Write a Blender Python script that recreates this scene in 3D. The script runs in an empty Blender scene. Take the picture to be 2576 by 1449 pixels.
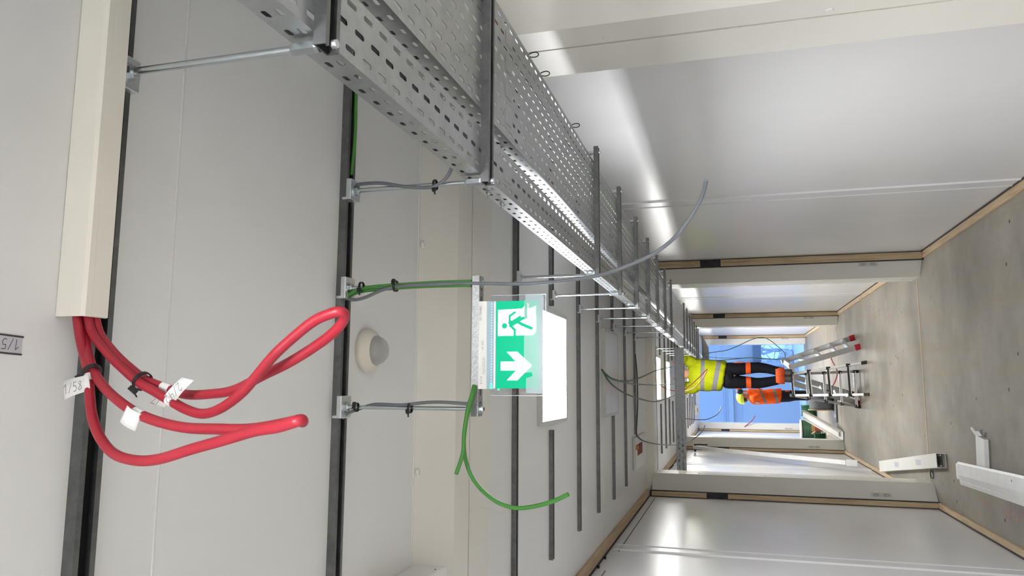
import bpy, bmesh, math, random
from mathutils import Vector, Matrix
random.seed(7)
H = 1.78                      # eye height: every z below is relative to the eye, H lifts it to the floor datum
SC = bpy.context.scene
COL = SC.collection

# ------------------------------------------------------------------ camera, world, lights, exposure
cam_d = bpy.data.cameras.new('camera'); cam = bpy.data.objects.new('camera', cam_d); COL.objects.link(cam)
cam_d.sensor_fit = 'HORIZONTAL'; cam_d.sensor_width = 36.0; cam_d.lens = 1873.98586 / 2576 * 36.0
cam_d.clip_start = 0.02; cam_d.clip_end = 200
yaw, pit, rol = 0.13621512, 0.28157468, -0.03281388
F = Vector((math.sin(yaw)*math.cos(pit), math.cos(yaw)*math.cos(pit), math.sin(pit)))
R = Vector((math.cos(yaw), -math.sin(yaw), 0)); U = R.cross(F)
R2 = math.cos(rol)*R + math.sin(rol)*U; U2 = -math.sin(rol)*R + math.cos(rol)*U
# the photograph was taken with the phone turned: the frame's right is the room's down
X, Y, Zc = -U2, R2, -F
cam.matrix_world = Matrix(((X[0], Y[0], Zc[0], 0), (X[1], Y[1], Zc[1], 0), (X[2], Y[2], Zc[2], H), (0, 0, 0, 1)))
SC.camera = cam

world = bpy.data.worlds.new('sky'); SC.world = world; world.use_nodes = True
bg = world.node_tree.nodes['Background']; bg.inputs[0].default_value = (0.26, 0.49, 1.0, 1); bg.inputs[1].default_value = 1.6

SC.view_settings.view_transform = 'Standard'
try: SC.view_settings.look = 'None'
except Exception: pass
SC.view_settings.gamma = 1.0
SC.view_settings.exposure = 1.0
SC.view_settings.use_curve_mapping = False
LAMP = 31.0                   # radiance of the lit ceiling panels
LAMPN = 66.0                  # added unseen panels overhead and behind the camera, stronger to brighten the first bay

# ------------------------------------------------------------------ materials
def nm(name):
    m = bpy.data.materials.new(name); m.use_nodes = True
    nt = m.node_tree; b = nt.nodes['Principled BSDF']
    return m, nt, b
def texco(nt, scale, rot=(0,0,0), out='Object'):
    tc = nt.nodes.new('ShaderNodeTexCoord'); mp = nt.nodes.new('ShaderNodeMapping')
    mp.inputs['Scale'].default_value = scale; mp.inputs['Rotation'].default_value = rot
    nt.links.new(tc.outputs[out], mp.inputs['Vector']); return mp.outputs['Vector']
def noise(nt, vec, scale, detail=3, rough=.5):
    n = nt.nodes.new('ShaderNodeTexNoise'); n.inputs['Scale'].default_value = scale
    n.inputs['Detail'].default_value = detail; n.inputs['Roughness'].default_value = rough
    nt.links.new(vec, n.inputs['Vector']); return n.outputs['Fac']
def ramp(nt, fac, stops):
    r = nt.nodes.new('ShaderNodeValToRGB'); e = r.color_ramp.elements
    while len(e) < len(stops): e.new(0.5)
    for i, (p, c) in enumerate(stops): e[i].position = p; e[i].color = (c[0], c[1], c[2], 1)
    nt.links.new(fac, r.inputs['Fac']); return r.outputs['Color']
def bump(nt, b, fac, strength, dist=.01):
    bp = nt.nodes.new('ShaderNodeBump'); bp.inputs['Strength'].default_value = strength; bp.inputs['Distance'].default_value = dist
    nt.links.new(fac, bp.inputs['Height']); nt.links.new(bp.outputs['Normal'], b.inputs['Normal'])
def mixc(nt, fac, a, b_):
    m = nt.nodes.new('ShaderNodeMix'); m.data_type = 'RGBA'
    if fac is not None: nt.links.new(fac, m.inputs[0])
    for s, v in ((6, a), (7, b_)):
        if isinstance(v, tuple): m.inputs[s].default_value = (v[0], v[1], v[2], 1)
        else: nt.links.new(v, m.inputs[s])
    return m.outputs[2]
def simple(name, col, rough=.5, metal=0.0, spec=.5, var=.06, vscale=6, bmp=0, bscale=40, emis=None, estr=0):
    m, nt, b = nm(name)
    v = texco(nt, (1,1,1)); n = noise(nt, v, vscale, 4)
    c = ramp(nt, n, [(.3, tuple(x*(1-var) for x in col)), (.7, tuple(min(1,x*(1+var)) for x in col))])
    nt.links.new(c, b.inputs['Base Color'])
    b.inputs['Roughness'].default_value = rough; b.inputs['Metallic'].default_value = metal
    b.inputs['Specular IOR Level'].default_value = spec
    if bmp: bump(nt, b, noise(nt, v, bscale, 3), bmp, .004)
    if emis: b.inputs['Emission Color'].default_value = (*emis, 1); b.inputs['Emission Strength'].default_value = estr
    return m
def wall_mat(name, col, rough):
    m, nt, b = nm(name); v = texco(nt, (1,1,1))
    n = noise(nt, v, 1.3, 5, .6)
    c = ramp(nt, n, [(.35, tuple(x*.97 for x in col)), (.65, col)])
    nt.links.new(c, b.inputs['Base Color']); b.inputs['Roughness'].default_value = rough
    bump(nt, b, noise(nt, texco(nt, (1,1,1)), 1.6, 2), .03, .012)
    return m
def galv_mat(name, lo, hi, rough, metal=.9, sp_=.18, vs=95):
    m, nt, b = nm(name); v = texco(nt, (1,1,1))
    vo = nt.nodes.new('ShaderNodeTexVoronoi'); vo.inputs['Scale'].default_value = vs; nt.links.new(v, vo.inputs['Vector'])
    n = noise(nt, v, 18, 5, .6)
    sp = nt.nodes.new('ShaderNodeSeparateColor'); nt.links.new(vo.outputs['Color'], sp.inputs[0])
    ad = nt.nodes.new('ShaderNodeMath'); ad.operation = 'MULTIPLY_ADD'; ad.inputs[1].default_value = sp_; nt.links.new(sp.outputs[0], ad.inputs[0])
    sc = nt.nodes.new('ShaderNodeMath'); sc.operation = 'MULTIPLY'; sc.inputs[1].default_value = 1-sp_; nt.links.new(n, sc.inputs[0]); nt.links.new(sc.outputs[0], ad.inputs[2])
    c = ramp(nt, ad.outputs[0], [(.25, lo), (.75, hi)]); nt.links.new(c, b.inputs['Base Color'])
    b.inputs['Metallic'].default_value = metal
    b.inputs['Roughness'].default_value = rough
    return m
def wood_mat(name, scale):
    m, nt, b = nm(name); v = texco(nt, scale)
    n = noise(nt, v, 6, 6, .6)
    c = ramp(nt, n, [(.3, (.36,.25,.14)), (.5, (.50,.375,.23)), (.7, (.57,.44,.28))])
    k = nt.nodes.new('ShaderNodeTexVoronoi'); k.inputs['Scale'].default_value = 2.6; nt.links.new(texco(nt, (1,1,1)), k.inputs['Vector'])
    kk = ramp(nt, k.outputs['Distance'], [(.03, (1,1,1)), (.05, (0,0,0))])
    nt.links.new(mixc(nt, kk, c, (.16,.08,.035)), b.inputs['Base Color']); b.inputs['Roughness'].default_value = .7
    return m
def concrete_mat():
    m, nt, b = nm('concrete'); v = texco(nt, (1,1,1))
    n1 = noise(nt, v, 1.1, 8, .62); n2 = noise(nt, texco(nt, (5.5,.8,1)), 1.0, 7, .65); n3 = noise(nt, v, 22, 4, .7)
    c = ramp(nt, n1, [(.30, (.17,.155,.132)), (.5, (.262,.24,.208)), (.72, (.365,.335,.29))])
    st = ramp(nt, n2, [(.50, (0,0,0)), (.72, (.75,.75,.75))]); c = mixc(nt, st, c, (.29,.235,.15))
    vo = nt.nodes.new('ShaderNodeTexVoronoi'); vo.inputs['Scale'].default_value = 4.2; nt.links.new(v, vo.inputs['Vector'])
    pit_ = ramp(nt, vo.outputs['Distance'], [(.045, (1,1,1)), (.075, (0,0,0))])
    gr = ramp(nt, n3, [(.60, (0,0,0)), (.75, (.45,.45,.45))]); c = mixc(nt, gr, c, (.18,.16,.135))
    c = mixc(nt, pit_, c, (.06,.05,.04)); nt.links.new(c, b.inputs['Base Color'])
    b.inputs['Roughness'].default_value = .62; b.inputs['Specular IOR Level'].default_value = .35
    bump(nt, b, n3, .25, .004)
    return m
def emit_mat(name, col, s, spec=.5):
    m, nt, b = nm(name); v = texco(nt, (1,1,1)); n = noise(nt, v, 2, 2)
    c = ramp(nt, n, [(0, tuple(x*.99 for x in col)), (1, col)]); nt.links.new(c, b.inputs['Emission Color'])
    b.inputs['Base Color'].default_value = (*col, 1); b.inputs['Emission Strength'].default_value = s; b.inputs['Roughness'].default_value = .4; b.inputs['Specular IOR Level'].default_value = spec
    return m
def clear_mat(name, tint, gloss, rough, diff=0.0, dcol=(1,1,1)):
    m = bpy.data.materials.new(name); m.use_nodes = True; nt = m.node_tree
    for n in list(nt.nodes): nt.nodes.remove(n)
    o = nt.nodes.new('ShaderNodeOutputMaterial'); t = nt.nodes.new('ShaderNodeBsdfTransparent'); t.inputs[0].default_value = (*tint, 1)
    g = nt.nodes.new('ShaderNodeBsdfGlossy'); g.inputs['Roughness'].default_value = rough
    tx = nt.nodes.new('ShaderNodeTexNoise'); tx.inputs['Scale'].default_value = 30
    mr = nt.nodes.new('ShaderNodeMapRange'); mr.inputs[3].default_value = gloss*.8; mr.inputs[4].default_value = gloss*1.2
    nt.links.new(tx.outputs['Fac'], mr.inputs[0])
    mx = nt.nodes.new('ShaderNodeMixShader'); nt.links.new(mr.outputs[0], mx.inputs[0])
    nt.links.new(t.outputs[0], mx.inputs[1]); nt.links.new(g.outputs[0], mx.inputs[2]); last = mx.outputs[0]
    if diff:
        d = nt.nodes.new('ShaderNodeBsdfDiffuse'); d.inputs[0].default_value = (*dcol, 1)
        tl = nt.nodes.new('ShaderNodeBsdfTranslucent'); tl.inputs[0].default_value = (*dcol, 1)
        a = nt.nodes.new('ShaderNodeMixShader'); a.inputs[0].default_value = .5; nt.links.new(d.outputs[0], a.inputs[1]); nt.links.new(tl.outputs[0], a.inputs[2])
        m2 = nt.nodes.new('ShaderNodeMixShader'); m2.inputs[0].default_value = diff
        nt.links.new(last, m2.inputs[1]); nt.links.new(a.outputs[0], m2.inputs[2]); last = m2.outputs[0]
    nt.links.new(last, o.inputs[0]); return m
def cloth_mat(name, base, bands=(), bcol=(.30,.30,.31), extra=(), rough=.8):
    """fabric with sewn-on bands: (z0, z1, slope_x) in room height, extra = (z0, z1, colour)"""
    m, nt, b = nm(name); v = texco(nt, (1,1,1)); n = noise(nt, v, 9, 5, .6)
    c = ramp(nt, n, [(.3, tuple(x*.88 for x in base)), (.7, tuple(min(1, x*1.08) for x in base))])
    g = nt.nodes.new('ShaderNodeNewGeometry'); sx = nt.nodes.new('ShaderNodeSeparateXYZ'); nt.links.new(g.outputs['Position'], sx.inputs[0])
    for z0, z1, sl, cc in [(a, b_, s, bcol) for a, b_, s in bands] + [(a, b_, 0, cc) for a, b_, cc in extra]:
        zz = nt.nodes.new('ShaderNodeMath'); zz.operation = 'MULTIPLY_ADD'; zz.inputs[1].default_value = sl
        nt.links.new(sx.outputs['X'], zz.inputs[0]); nt.links.new(sx.outputs['Z'], zz.inputs[2])
        a1 = nt.nodes.new('ShaderNodeMath'); a1.operation = 'GREATER_THAN'; a1.inputs[1].default_value = z0 + H; nt.links.new(zz.outputs[0], a1.inputs[0])
        a2 = nt.nodes.new('ShaderNodeMath'); a2.operation = 'LESS_THAN'; a2.inputs[1].default_value = z1 + H; nt.links.new(zz.outputs[0], a2.inputs[0])
        a3 = nt.nodes.new('ShaderNodeMath'); a3.operation = 'MULTIPLY'; nt.links.new(a1.outputs[0], a3.inputs[0]); nt.links.new(a2.outputs[0], a3.inputs[1])
        c = mixc(nt, a3.outputs[0], c, cc)
    nt.links.new(c, b.inputs['Base Color']); b.inputs['Roughness'].default_value = rough; b.inputs['Specular IOR Level'].default_value = .12
    bump(nt, b, noise(nt, texco(nt, (1,1,.6)), 14, 4, .6), .55, .03)
    return m

M = {}
M['wall'] = wall_mat('panel_white', (.71,.71,.715), .27)
M['ceiling'] = wall_mat('ceiling_white', (.73,.73,.72), .42)
M['frame'] = simple('frame_white', (.715,.695,.64), .38, var=.03, vscale=2)
M['trunk'] = simple('trunking_cream', (.76,.73,.65), .42, var=.02)
M['white'] = simple('white_plastic', (.70,.69,.66), .4, var=.03)
M['whitealu'] = simple('white_metal', (.74,.74,.73), .32, var=.05, vscale=9)
M['cream'] = simple('cream_plastic', (.64,.60,.51), .4, var=.02)
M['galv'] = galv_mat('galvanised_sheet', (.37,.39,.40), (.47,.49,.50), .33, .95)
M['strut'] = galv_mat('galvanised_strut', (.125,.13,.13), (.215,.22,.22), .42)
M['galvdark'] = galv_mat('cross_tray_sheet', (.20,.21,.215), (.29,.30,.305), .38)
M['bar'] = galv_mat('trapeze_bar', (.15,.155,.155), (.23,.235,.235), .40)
M['sstrut'] = galv_mat('bright_strut', (.25,.255,.255), (.42,.425,.425), .45, .8, .4, 420)
M['zinc'] = galv_mat('zinc_rod', (.52,.57,.59), (.58,.63,.65), .26, 1.0)
M['zincb'] = galv_mat('zinc_bracket', (.60,.63,.64), (.70,.73,.74), .34, .85)
M['woodx'] = wood_mat('pine_x', (.5,8,8)); M['woody'] = wood_mat('pine_y', (8,.5,8)); M['woodz'] = wood_mat('pine_z', (8,8,.5))
M['concrete'] = concrete_mat()
M['black'] = simple('black_plastic', (.012,.012,.013), .4, var=.1)
M['seam'] = simple('panel_bead', (.66,.65,.63), .4)
M['foam'] = simple('dark_foam', (.045,.04,.045), .9, var=.3, vscale=20)
M['joint'] = simple('joint_shadow_gap', (.10,.10,.095), .8)
M['red'] = simple('red_cable', (.34,.013,.028), .42, var=.10, vscale=8)
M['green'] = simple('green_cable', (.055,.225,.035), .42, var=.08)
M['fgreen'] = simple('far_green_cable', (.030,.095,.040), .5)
M['mauve'] = simple('mauve_cable', (.30,.09,.12), .5)
M['gcable'] = simple('grey_cable', (.135,.145,.16), .45, var=.06)
M['dcable'] = simple('dark_cable', (.045,.055,.05), .45)
M['dgreen'] = simple('dark_green_cable', (.006,.075,.028), .5, var=.25, vscale=60, bmp=.4, bscale=90)
M['paper'] = simple('paper_tag', (.72,.71,.69), .8, var=.03)
M['ink'] = simple('ink', (.05,.05,.055), .6)
M['tape'] = simple('label_tape', (.50,.50,.54), .4)
M['lamp'] = emit_mat('lamp_diffuser', (.975,.985,1), LAMP)
M['lampfar'] = emit_mat('lamp_diffuser_far', (1,.99,.96), 26.0)
M['lampend'] = emit_mat('lamp_diffuser_end', (1,.98,.92), 60.0)
M['lampnear'] = emit_mat('lamp_diffuser_unseen', (.975,.985,1), LAMPN)
M['lampoff'] = simple('unlit_diffuser', (.60,.61,.64), .35, var=.02)
M['lampframe'] = simple('lamp_frame', (.52,.51,.485), .45, var=.02)
M['signgreen'] = emit_mat('sign_green', (0,.40,.205), .24, .08)
M['signwhite'] = emit_mat('sign_white', (1,1,1), .45, .1)
M['led'] = emit_mat('led_strip', (.62,.84,1), .6)
M['ledglow'] = emit_mat('light_guide', (.26,.38,.44), .05)
M['ledgreen'] = emit_mat('status_led', (.02,1,.3), 1.6)
M['veil'] = clear_mat('reflection_veil', (.93,.97,1), .05, .25, .50, (.55,.68,.77))  # pale blue veil, stands in for lamp reflection on the sign
M['clear'] = clear_mat('clear_acrylic', (.95,.97,.98), .07, .03)
M['clearedge'] = clear_mat('acrylic_edge', (.9,.95,1), .2, .2, .45, (.75,.82,.92))
M['lens'] = clear_mat('sensor_lens', (.85,.86,.84), .10, .15, .55, (.85,.85,.82))
M['redlabel'] = simple('red_label', (.22,.004,.005), .6, spec=.15)
M['gland'] = simple('yellow_gland', (.45,.24,.02), .45)
M['alu'] = galv_mat('aluminium', (.48,.49,.50), (.56,.57,.58), .36, .75)
M['alubright'] = galv_mat('bright_aluminium', (.62,.62,.60), (.78,.78,.76), .34, .6)
M['redfoot'] = simple('red_rubber', (.40,.012,.018), .5)
M['drumgrey'] = simple('drum_cable_grey', (.16,.18,.21), .45, var=.15, vscale=50, bmp=.4, bscale=60)
M['ply'] = simple('plywood', (.42,.28,.15), .7, var=.15)
M['palewood'] = simple('pale_board', (.58,.52,.47), .7)
M['card'] = simple('cardboard', (.36,.20,.09), .8, var=.1)
M['cardred'] = simple('red_carton', (.30,.05,.025), .7)
M['skin'] = simple('skin', (.50,.27,.19), .55, var=.08)
M['hair'] = simple('hair', (.03,.02,.015), .6)
M['boot'] = simple('boot_leather', (.06,.05,.045), .6, var=.2, bmp=.3)
M['glove'] = simple('dark_glove', (.012,.025,.05), .7)
M['helmet'] = simple('helmet_yellow', (.58,.80,.06), .3, var=.04)
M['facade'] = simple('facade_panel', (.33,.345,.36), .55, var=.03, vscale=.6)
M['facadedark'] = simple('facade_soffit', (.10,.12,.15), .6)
M['facadeblue'] = simple('facade_post', (.30,.34,.40), .5)
M['snow'] = simple('frosty_ground', (.62,.64,.67), .9, var=.1, vscale=2)
M['bark'] = simple('frosted_bark', (.42,.45,.50), .9, var=.4, vscale=5)
M['frost'] = simple('frosted_bush', (.55,.58,.62), .9, var=.4, vscale=7, bmp=1, bscale=8)
M['pink'] = simple('pink_spray', (.42,.19,.17), .8, var=.2, vscale=30)
M['sticker'] = simple('grey_sticker', (.56,.55,.52), .6, var=.1, vscale=60)
M['stickerdark'] = simple('sticker_print', (.24,.23,.22), .6)
M['hivisy'] = cloth_mat('hi_vis_yellow', (.27,.305,.004), bands=((.195,.262,.21), (.370,.425,.05)), bcol=(.15,.15,.155))
M['hiviso'] = cloth_mat('hi_vis_orange', (.80,.095,.010), bands=((-.535,-.49,-.374), (-.793,-.745,-.227)), bcol=(.19,.18,.17))
M['trou'] = cloth_mat('navy_trousers', (.006,.0065,.010), extra=((-.28,-.212,(.66,.085,.015)),))
M['trou2'] = cloth_mat('dark_trousers', (.018,.018,.026))
M['orangecloth'] = simple('orange_panel', (.66,.085,.015), .8, var=.1, bmp=.4)
M['greyband'] = simple('reflective_band', (.27,.27,.28), .5, var=.08, vscale=20)

# ------------------------------------------------------------------ mesh helpers
LOC = {}
class MB:
    def __init__(s): s.v = []; s.f = []; s.mi = []; s.m = 0
    def add(s, vs, fs):
        o = len(s.v); s.v += [tuple(p) for p in vs]; s.f += [tuple(i+o for i in f) for f in fs]; s.mi += [s.m]*len(fs); return s
    def mat(s, i): s.m = i; return s
    def box(s, x0, x1, y0, y1, z0, z1):
        return s.add([(x0,y0,z0),(x1,y0,z0),(x1,y1,z0),(x0,y1,z0),(x0,y0,z1),(x1,y0,z1),(x1,y1,z1),(x0,y1,z1)],
                     [(0,3,2,1),(4,5,6,7),(0,1,5,4),(1,2,6,5),(2,3,7,6),(3,0,4,7)])
    def bar(s, a, b, w, h, up=(0,0,1)):
        a, b = Vector(a), Vector(b); d = (b-a).normalized(); up = Vector(up)
        sx = d.cross(up)
        if sx.length < 1e-4: sx = d.cross(Vector((1,0,0)))
        sx.normalize(); sy = sx.cross(d).normalized(); vs = []
        for p in (a, b):
            for i, j in ((-1,-1),(1,-1),(1,1),(-1,1)): vs.append(p + sx*(i*w/2) + sy*(j*h/2))
        return s.add(vs, [(3,2,1,0),(4,5,6,7),(0,1,5,4),(1,2,6,5),(2,3,7,6),(3,0,4,7)])
    def tube(s, pts, r, n=10, caps=True, sq=None):
        pts = [Vector(p) for p in pts]; rs = r if isinstance(r, (list, tuple)) else [r]*len(pts)
        rings = []; prev = None
        for i, p in enumerate(pts):
            d = (pts[min(i+1, len(pts)-1)] - pts[max(i-1, 0)]).normalized()
            if prev is None:
                a = Vector((0,0,1)) if abs(d.z) < .9 else Vector((1,0,0)); u = d.cross(a).normalized()
            else:
                u = prev - d*prev.dot(d); u.normalize()
            prev = u; w = d.cross(u); rings.append([p + (u*math.cos(2*math.pi*k/n) + w*math.sin(2*math.pi*k/n))*rs[i] for k in range(n)])
        vs = [q for rg in rings for q in rg]; fs = []
        for i in range(len(pts)-1):
            for k in range(n): fs.append((i*n+k, i*n+(k+1)%n, (i+1)*n+(k+1)%n, (i+1)*n+k))
        if caps: fs += [tuple(range(n-1,-1,-1)), tuple(range((len(pts)-1)*n, len(pts)*n))]
        return s.add(vs, fs)
    def prism(s, poly, axis, a0, a1):
        """closed profile swept straight along an axis; poly in the two other axes (x: y,z  y: x,z  z: x,y)"""
        n = len(poly)
        def P(q, a): return (a, q[0], q[1]) if axis == 'x' else ((q[0], a, q[1]) if axis == 'y' else (q[0], q[1], a))
        vs = [P(q, a0) for q in poly] + [P(q, a1) for q in poly]
        fs = [(i, (i+1)%n, n+(i+1)%n, n+i) for i in range(n)] + [tuple(range(n-1,-1,-1)), tuple(range(n, 2*n))]
        return s.add(vs, fs)
    def sheet(s, prof, axis, a0, a1):
        n = len(prof)
        def P(q, a): return (a, q[0], q[1]) if axis == 'x' else ((q[0], a, q[1]) if axis == 'y' else (q[0], q[1], a))
        return s.add([P(q, a0) for q in prof] + [P(q, a1) for q in prof], [(i, i+1, n+i+1, n+i) for i in range(n-1)])
    def lathe(s, prof, c, axis='z', n=24, ang=0):
        vs = []; fs = []; m = len(prof)
        for k in range(n):
            t = 2*math.pi*(k+ang)/n; ca, sa = math.cos(t), math.sin(t)
            for r, h in prof:
                o = (r*ca, r*sa, h) if axis == 'z' else ((h, r*ca, r*sa) if axis == 'x' else (r*ca, h, r*sa))
                vs.append((c[0]+o[0], c[1]+o[1], c[2]+o[2]))
        for k in range(n):
            for i in range(m-1): a = k*m+i; b = ((k+1)%n)*m+i; fs.append((a, b, b+1, a+1))
        return s.add(vs, fs)
    def loft(s, rings, n=16):
        """rings: (centre, half width x, half depth y, tilt towards x)"""
        vs = []; fs = []
        for c, a, b, t in rings:
            for k in range(n):
                q = 2*math.pi*k/n; vs.append((c[0]+a*math.cos(q), c[1]+b*math.sin(q), c[2]+t*math.cos(q)))
        for i in range(len(rings)-1):
            for k in range(n): fs.append((i*n+k, i*n+(k+1)%n, (i+1)*n+(k+1)%n, (i+1)*n+k))
        fs += [tuple(range(n-1,-1,-1)), tuple(range((len(rings)-1)*n, len(rings)*n))]
        return s.add(vs, fs)
    def ball(s, c, r, n=12, sc=(1,1,1)):
        prof = [(r*math.sin(math.pi*i/n), -r*math.cos(math.pi*i/n)) for i in range(n+1)]
        o = len(s.v); s.lathe(prof, (0,0,0), 'z', n*2)
        for i in range(o, len(s.v)): p = s.v[i]; s.v[i] = (c[0]+p[0]*sc[0], c[1]+p[1]*sc[1], c[2]+p[2]*sc[2])
        return s
    def hexnut(s, c, r, h, axis='z'):
        return s.lathe([(0,0),(r*.93,0),(r,h*.12),(r,h*.88),(r*.93,h),(0,h)], c, axis, 6)
    def stroke(s, pts, w, n):
        """flat pen stroke of width w on the plane through pts with normal n"""
        n = Vector(n).normalized(); pts = [Vector(p) for p in pts]; s.lay = getattr(s, 'lay', 0)
        for a, b in zip(pts, pts[1:]):
            s.lay += 1; a = a + n*(s.lay*4e-5); b = b + n*(s.lay*4e-5)
            d = (b-a).normalized(); t = d.cross(n)*(w/2); e = d*(w*.3)
            s.add([a-t-e, b-t+e, b+t+e, a+t-e], [(0,1,2,3)])
        return s

def link(name, mb, mats, parent=None, smooth=None, bevel=0, kind=None):
    me = bpy.data.meshes.new(name); off = Vector(LOC.get(parent.as_pointer(), (0,0,0))) if parent else Vector((0,0,0))
    o = bpy.data.objects.new(name, me)
    if parent is None:                     # origin in the middle of the footprint
        xs = [v[0] for v in mb.v]; ys = [v[1] for v in mb.v]; zs = [v[2] for v in mb.v]
        off = Vector(((min(xs)+max(xs))/2, (min(ys)+max(ys))/2, min(zs))); o.location = off + Vector((0,0,H))
    LOC[o.as_pointer()] = tuple(off)
    me.from_pydata([tuple(Vector(v)-off) for v in mb.v], [], mb.f)
    for m in (mats if isinstance(mats, (list, tuple)) else [mats]): me.materials.append(M[m])
    if max(mb.mi, default=0): me.polygons.foreach_set('material_index', mb.mi)
    bm = bmesh.new(); bm.from_mesh(me); bmesh.ops.recalc_face_normals(bm, faces=bm.faces); bm.to_mesh(me); bm.free()
    if smooth is not None:
        for p in me.polygons: p.use_smooth = True
        if smooth < 170:
            try: me.set_sharp_from_angle(angle=math.radians(smooth))
            except Exception: pass
    me.update(); COL.objects.link(o)
    if parent: o.parent = parent
    if bevel:
        b = o.modifiers.new('edge', 'BEVEL'); b.width = bevel; b.segments = 2; b.limit_method = 'ANGLE'; b.angle_limit = math.radians(40)
    if kind: o['kind'] = kind
    return o
def struct(name, mb, mats, **k): return link(name, mb, mats, kind='structure', **k)
def tag(o, label, cat, group=None):
    o['label'] = label; o['category'] = cat
    if group: o['group'] = group
    return o
def thing(name, label, cat, loc, group=None):
    o = bpy.data.objects.new(name, None); COL.objects.link(o); o.empty_display_size = .05
    o.location = (loc[0], loc[1], loc[2]+H); LOC[o.as_pointer()] = tuple(loc); return tag(o, label, cat, group)
def dup(o, d, label, group=None, parent=None):
    c = o.copy(); COL.objects.link(c)
    if parent is None:
        c.location = o.location + Vector(d); LOC[c.as_pointer()] = tuple(Vector(LOC[o.as_pointer()]) + Vector(d)); c['label'] = label
        if group: c['group'] = group
    else: c.parent = parent
    for ch in [x for x in COL.objects if x.parent == o and x != c]: dup(ch, (0,0,0), None, None, c)
    return c
def smoothpath(pts, sub=4):
    P = [Vector(p) for p in pts]; out = []
    for i in range(len(P)-1):
        p0, p1, p2, p3 = P[max(i-1,0)], P[i], P[i+1], P[min(i+2,len(P)-1)]
        for k in range(sub):
            t = k/sub; out.append(.5*((2*p1) + (p2-p0)*t + (2*p0-5*p1+4*p2-p3)*t*t + (3*p1-p0-3*p2+p3)*t**3))
    return out + [P[-1]]
def cable(name, pts, r, mat, label, group=None, n=10, sub=4):
    o = link(name, MB().tube(smoothpath(pts, sub), r, n), mat, smooth=60); return tag(o, label, 'cable', group)
def text_mb(body, size, o, ux, uy, mb=None, lift=.0003):
    """flat lettering: o = lower left corner, ux = reading direction, uy = up of the letters"""
    cu = bpy.data.curves.new('lettering', 'FONT'); cu.body = body; cu.size = size
    ob = bpy.data.objects.new('lettering', cu); COL.objects.link(ob)
    dg = bpy.context.evaluated_depsgraph_get(); me = bpy.data.meshes.new_from_object(ob.evaluated_get(dg))
    ux = Vector(ux).normalized(); uy = Vector(uy).normalized(); nn = ux.cross(uy)
    mb = mb or MB(); mb.add([Vector(o) + ux*v.co.x + uy*v.co.y + nn*lift for v in me.vertices], [tuple(p.vertices) for p in me.polygons])
    bpy.data.objects.remove(ob); bpy.data.curves.remove(cu); bpy.data.meshes.remove(me); return mb
GLY = {'1': [[(.1,.7),(.4,1),(.35,0)]], '/': [[(.45,1.05),(0,-.05)]],
       '5': [[(.55,1),(.15,1),(.12,.58),(.4,.6),(.5,.3),(.3,0),(.05,.08)]],
       '8': [[(.5,.85),(.3,1),(.12,.8),(.42,.45),(.45,.15),(.2,0),(.05,.2),(.3,.5),(.5,.85)]],
       '2': [[(.05,.8),(.25,1),(.45,.85),(.4,.55),(.05,0),(.5,.05)]], '4': [[(.1,1),(.05,.45),(.45,.5)],[(.42,.9),(.38,0)]],
       'O': [[(.1,.9),(.02,.4),(.2,0),(.45,.05),(.5,.6),(.42,1)]], 'L': [[(.05,1),(.05,0),(.45,0)]]}
def hand(mb, body, o, ux, uy, h, w, n):
    ux = Vector(ux).normalized(); uy = Vector(uy).normalized(); o = Vector(o); x = 0
    for ch in body:
        for st in GLY[ch]: mb.stroke([o + ux*(x+a)*h + uy*b*h for a, b in st], w, n)
        x += .72 if ch != '/' else .6
    return mb
def skin_body(name, V, E, Rr, mat, parent, root, sub=2):
    me = bpy.data.meshes.new(name); off = Vector(LOC[parent.as_pointer()])
    keys = list(V); me.from_pydata([tuple(Vector(V[k])-off) for k in keys], [(keys.index(a), keys.index(b)) for a, b in E], [])
    o = bpy.data.objects.new(name, me); COL.objects.link(o)
    o.modifiers.new('skin', 'SKIN')
    if not me.skin_vertices: me.skin_vertices.new()
    for i, k in enumerate(keys):
        r = Rr[k]; me.skin_vertices[0].data[i].radius = (r, r) if not isinstance(r, tuple) else r
        me.skin_vertices[0].data[i].use_root = (k == root)
    s = o.modifiers.new('sub', 'SUBSURF'); s.levels = s.render_levels = sub
    dg = bpy.context.evaluated_depsgraph_get(); new = bpy.data.meshes.new_from_object(o.evaluated_get(dg))
    o.modifiers.clear(); o.data = new; bpy.data.meshes.remove(me); new.name = name
    new.materials.clear(); new.materials.append(M[mat])
    for p in new.polygons: p.use_smooth = True
    o.parent = parent; LOC[o.as_pointer()] = tuple(off); return o

# ------------------------------------------------------------------ the building
XL, XR = -1.08, 1.28               # side walls
IL, IR = -.873, 1.063              # clear opening of the portal frames
ZC, ZF = .835, -1.78
YC = [-3.63, 2.20, 8.03, 13.86, 19.69]   # portal frames between the modules
ZH = .775
struct('floor', MB().box(XL-.3, XR+.3, -3.9, 19.95, ZF-.15, ZF), 'concrete')
struct('ceiling', MB().box(XL-.3, XR+.3, -3.9, 19.75, ZC, ZC+.12), 'ceiling')
struct('wall_left', MB().box(XL-.12, XL, -3.9, 19.75, ZF-.1, ZC+.1), 'wall')
struct('wall_right', MB().box(XR, XR+.12, -3.9, 19.75, ZF-.1, ZC+.1), 'wall')
struct('wall_back', MB().box(XL-.3, XR+.3, -3.95, -3.8, ZF-.1, ZC+.1), 'wall')
tn = 0
def trim(mb, mats, **k):
    global tn; tn += 1; return struct('trim_%d' % tn, mb, mats, **k)
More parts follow.
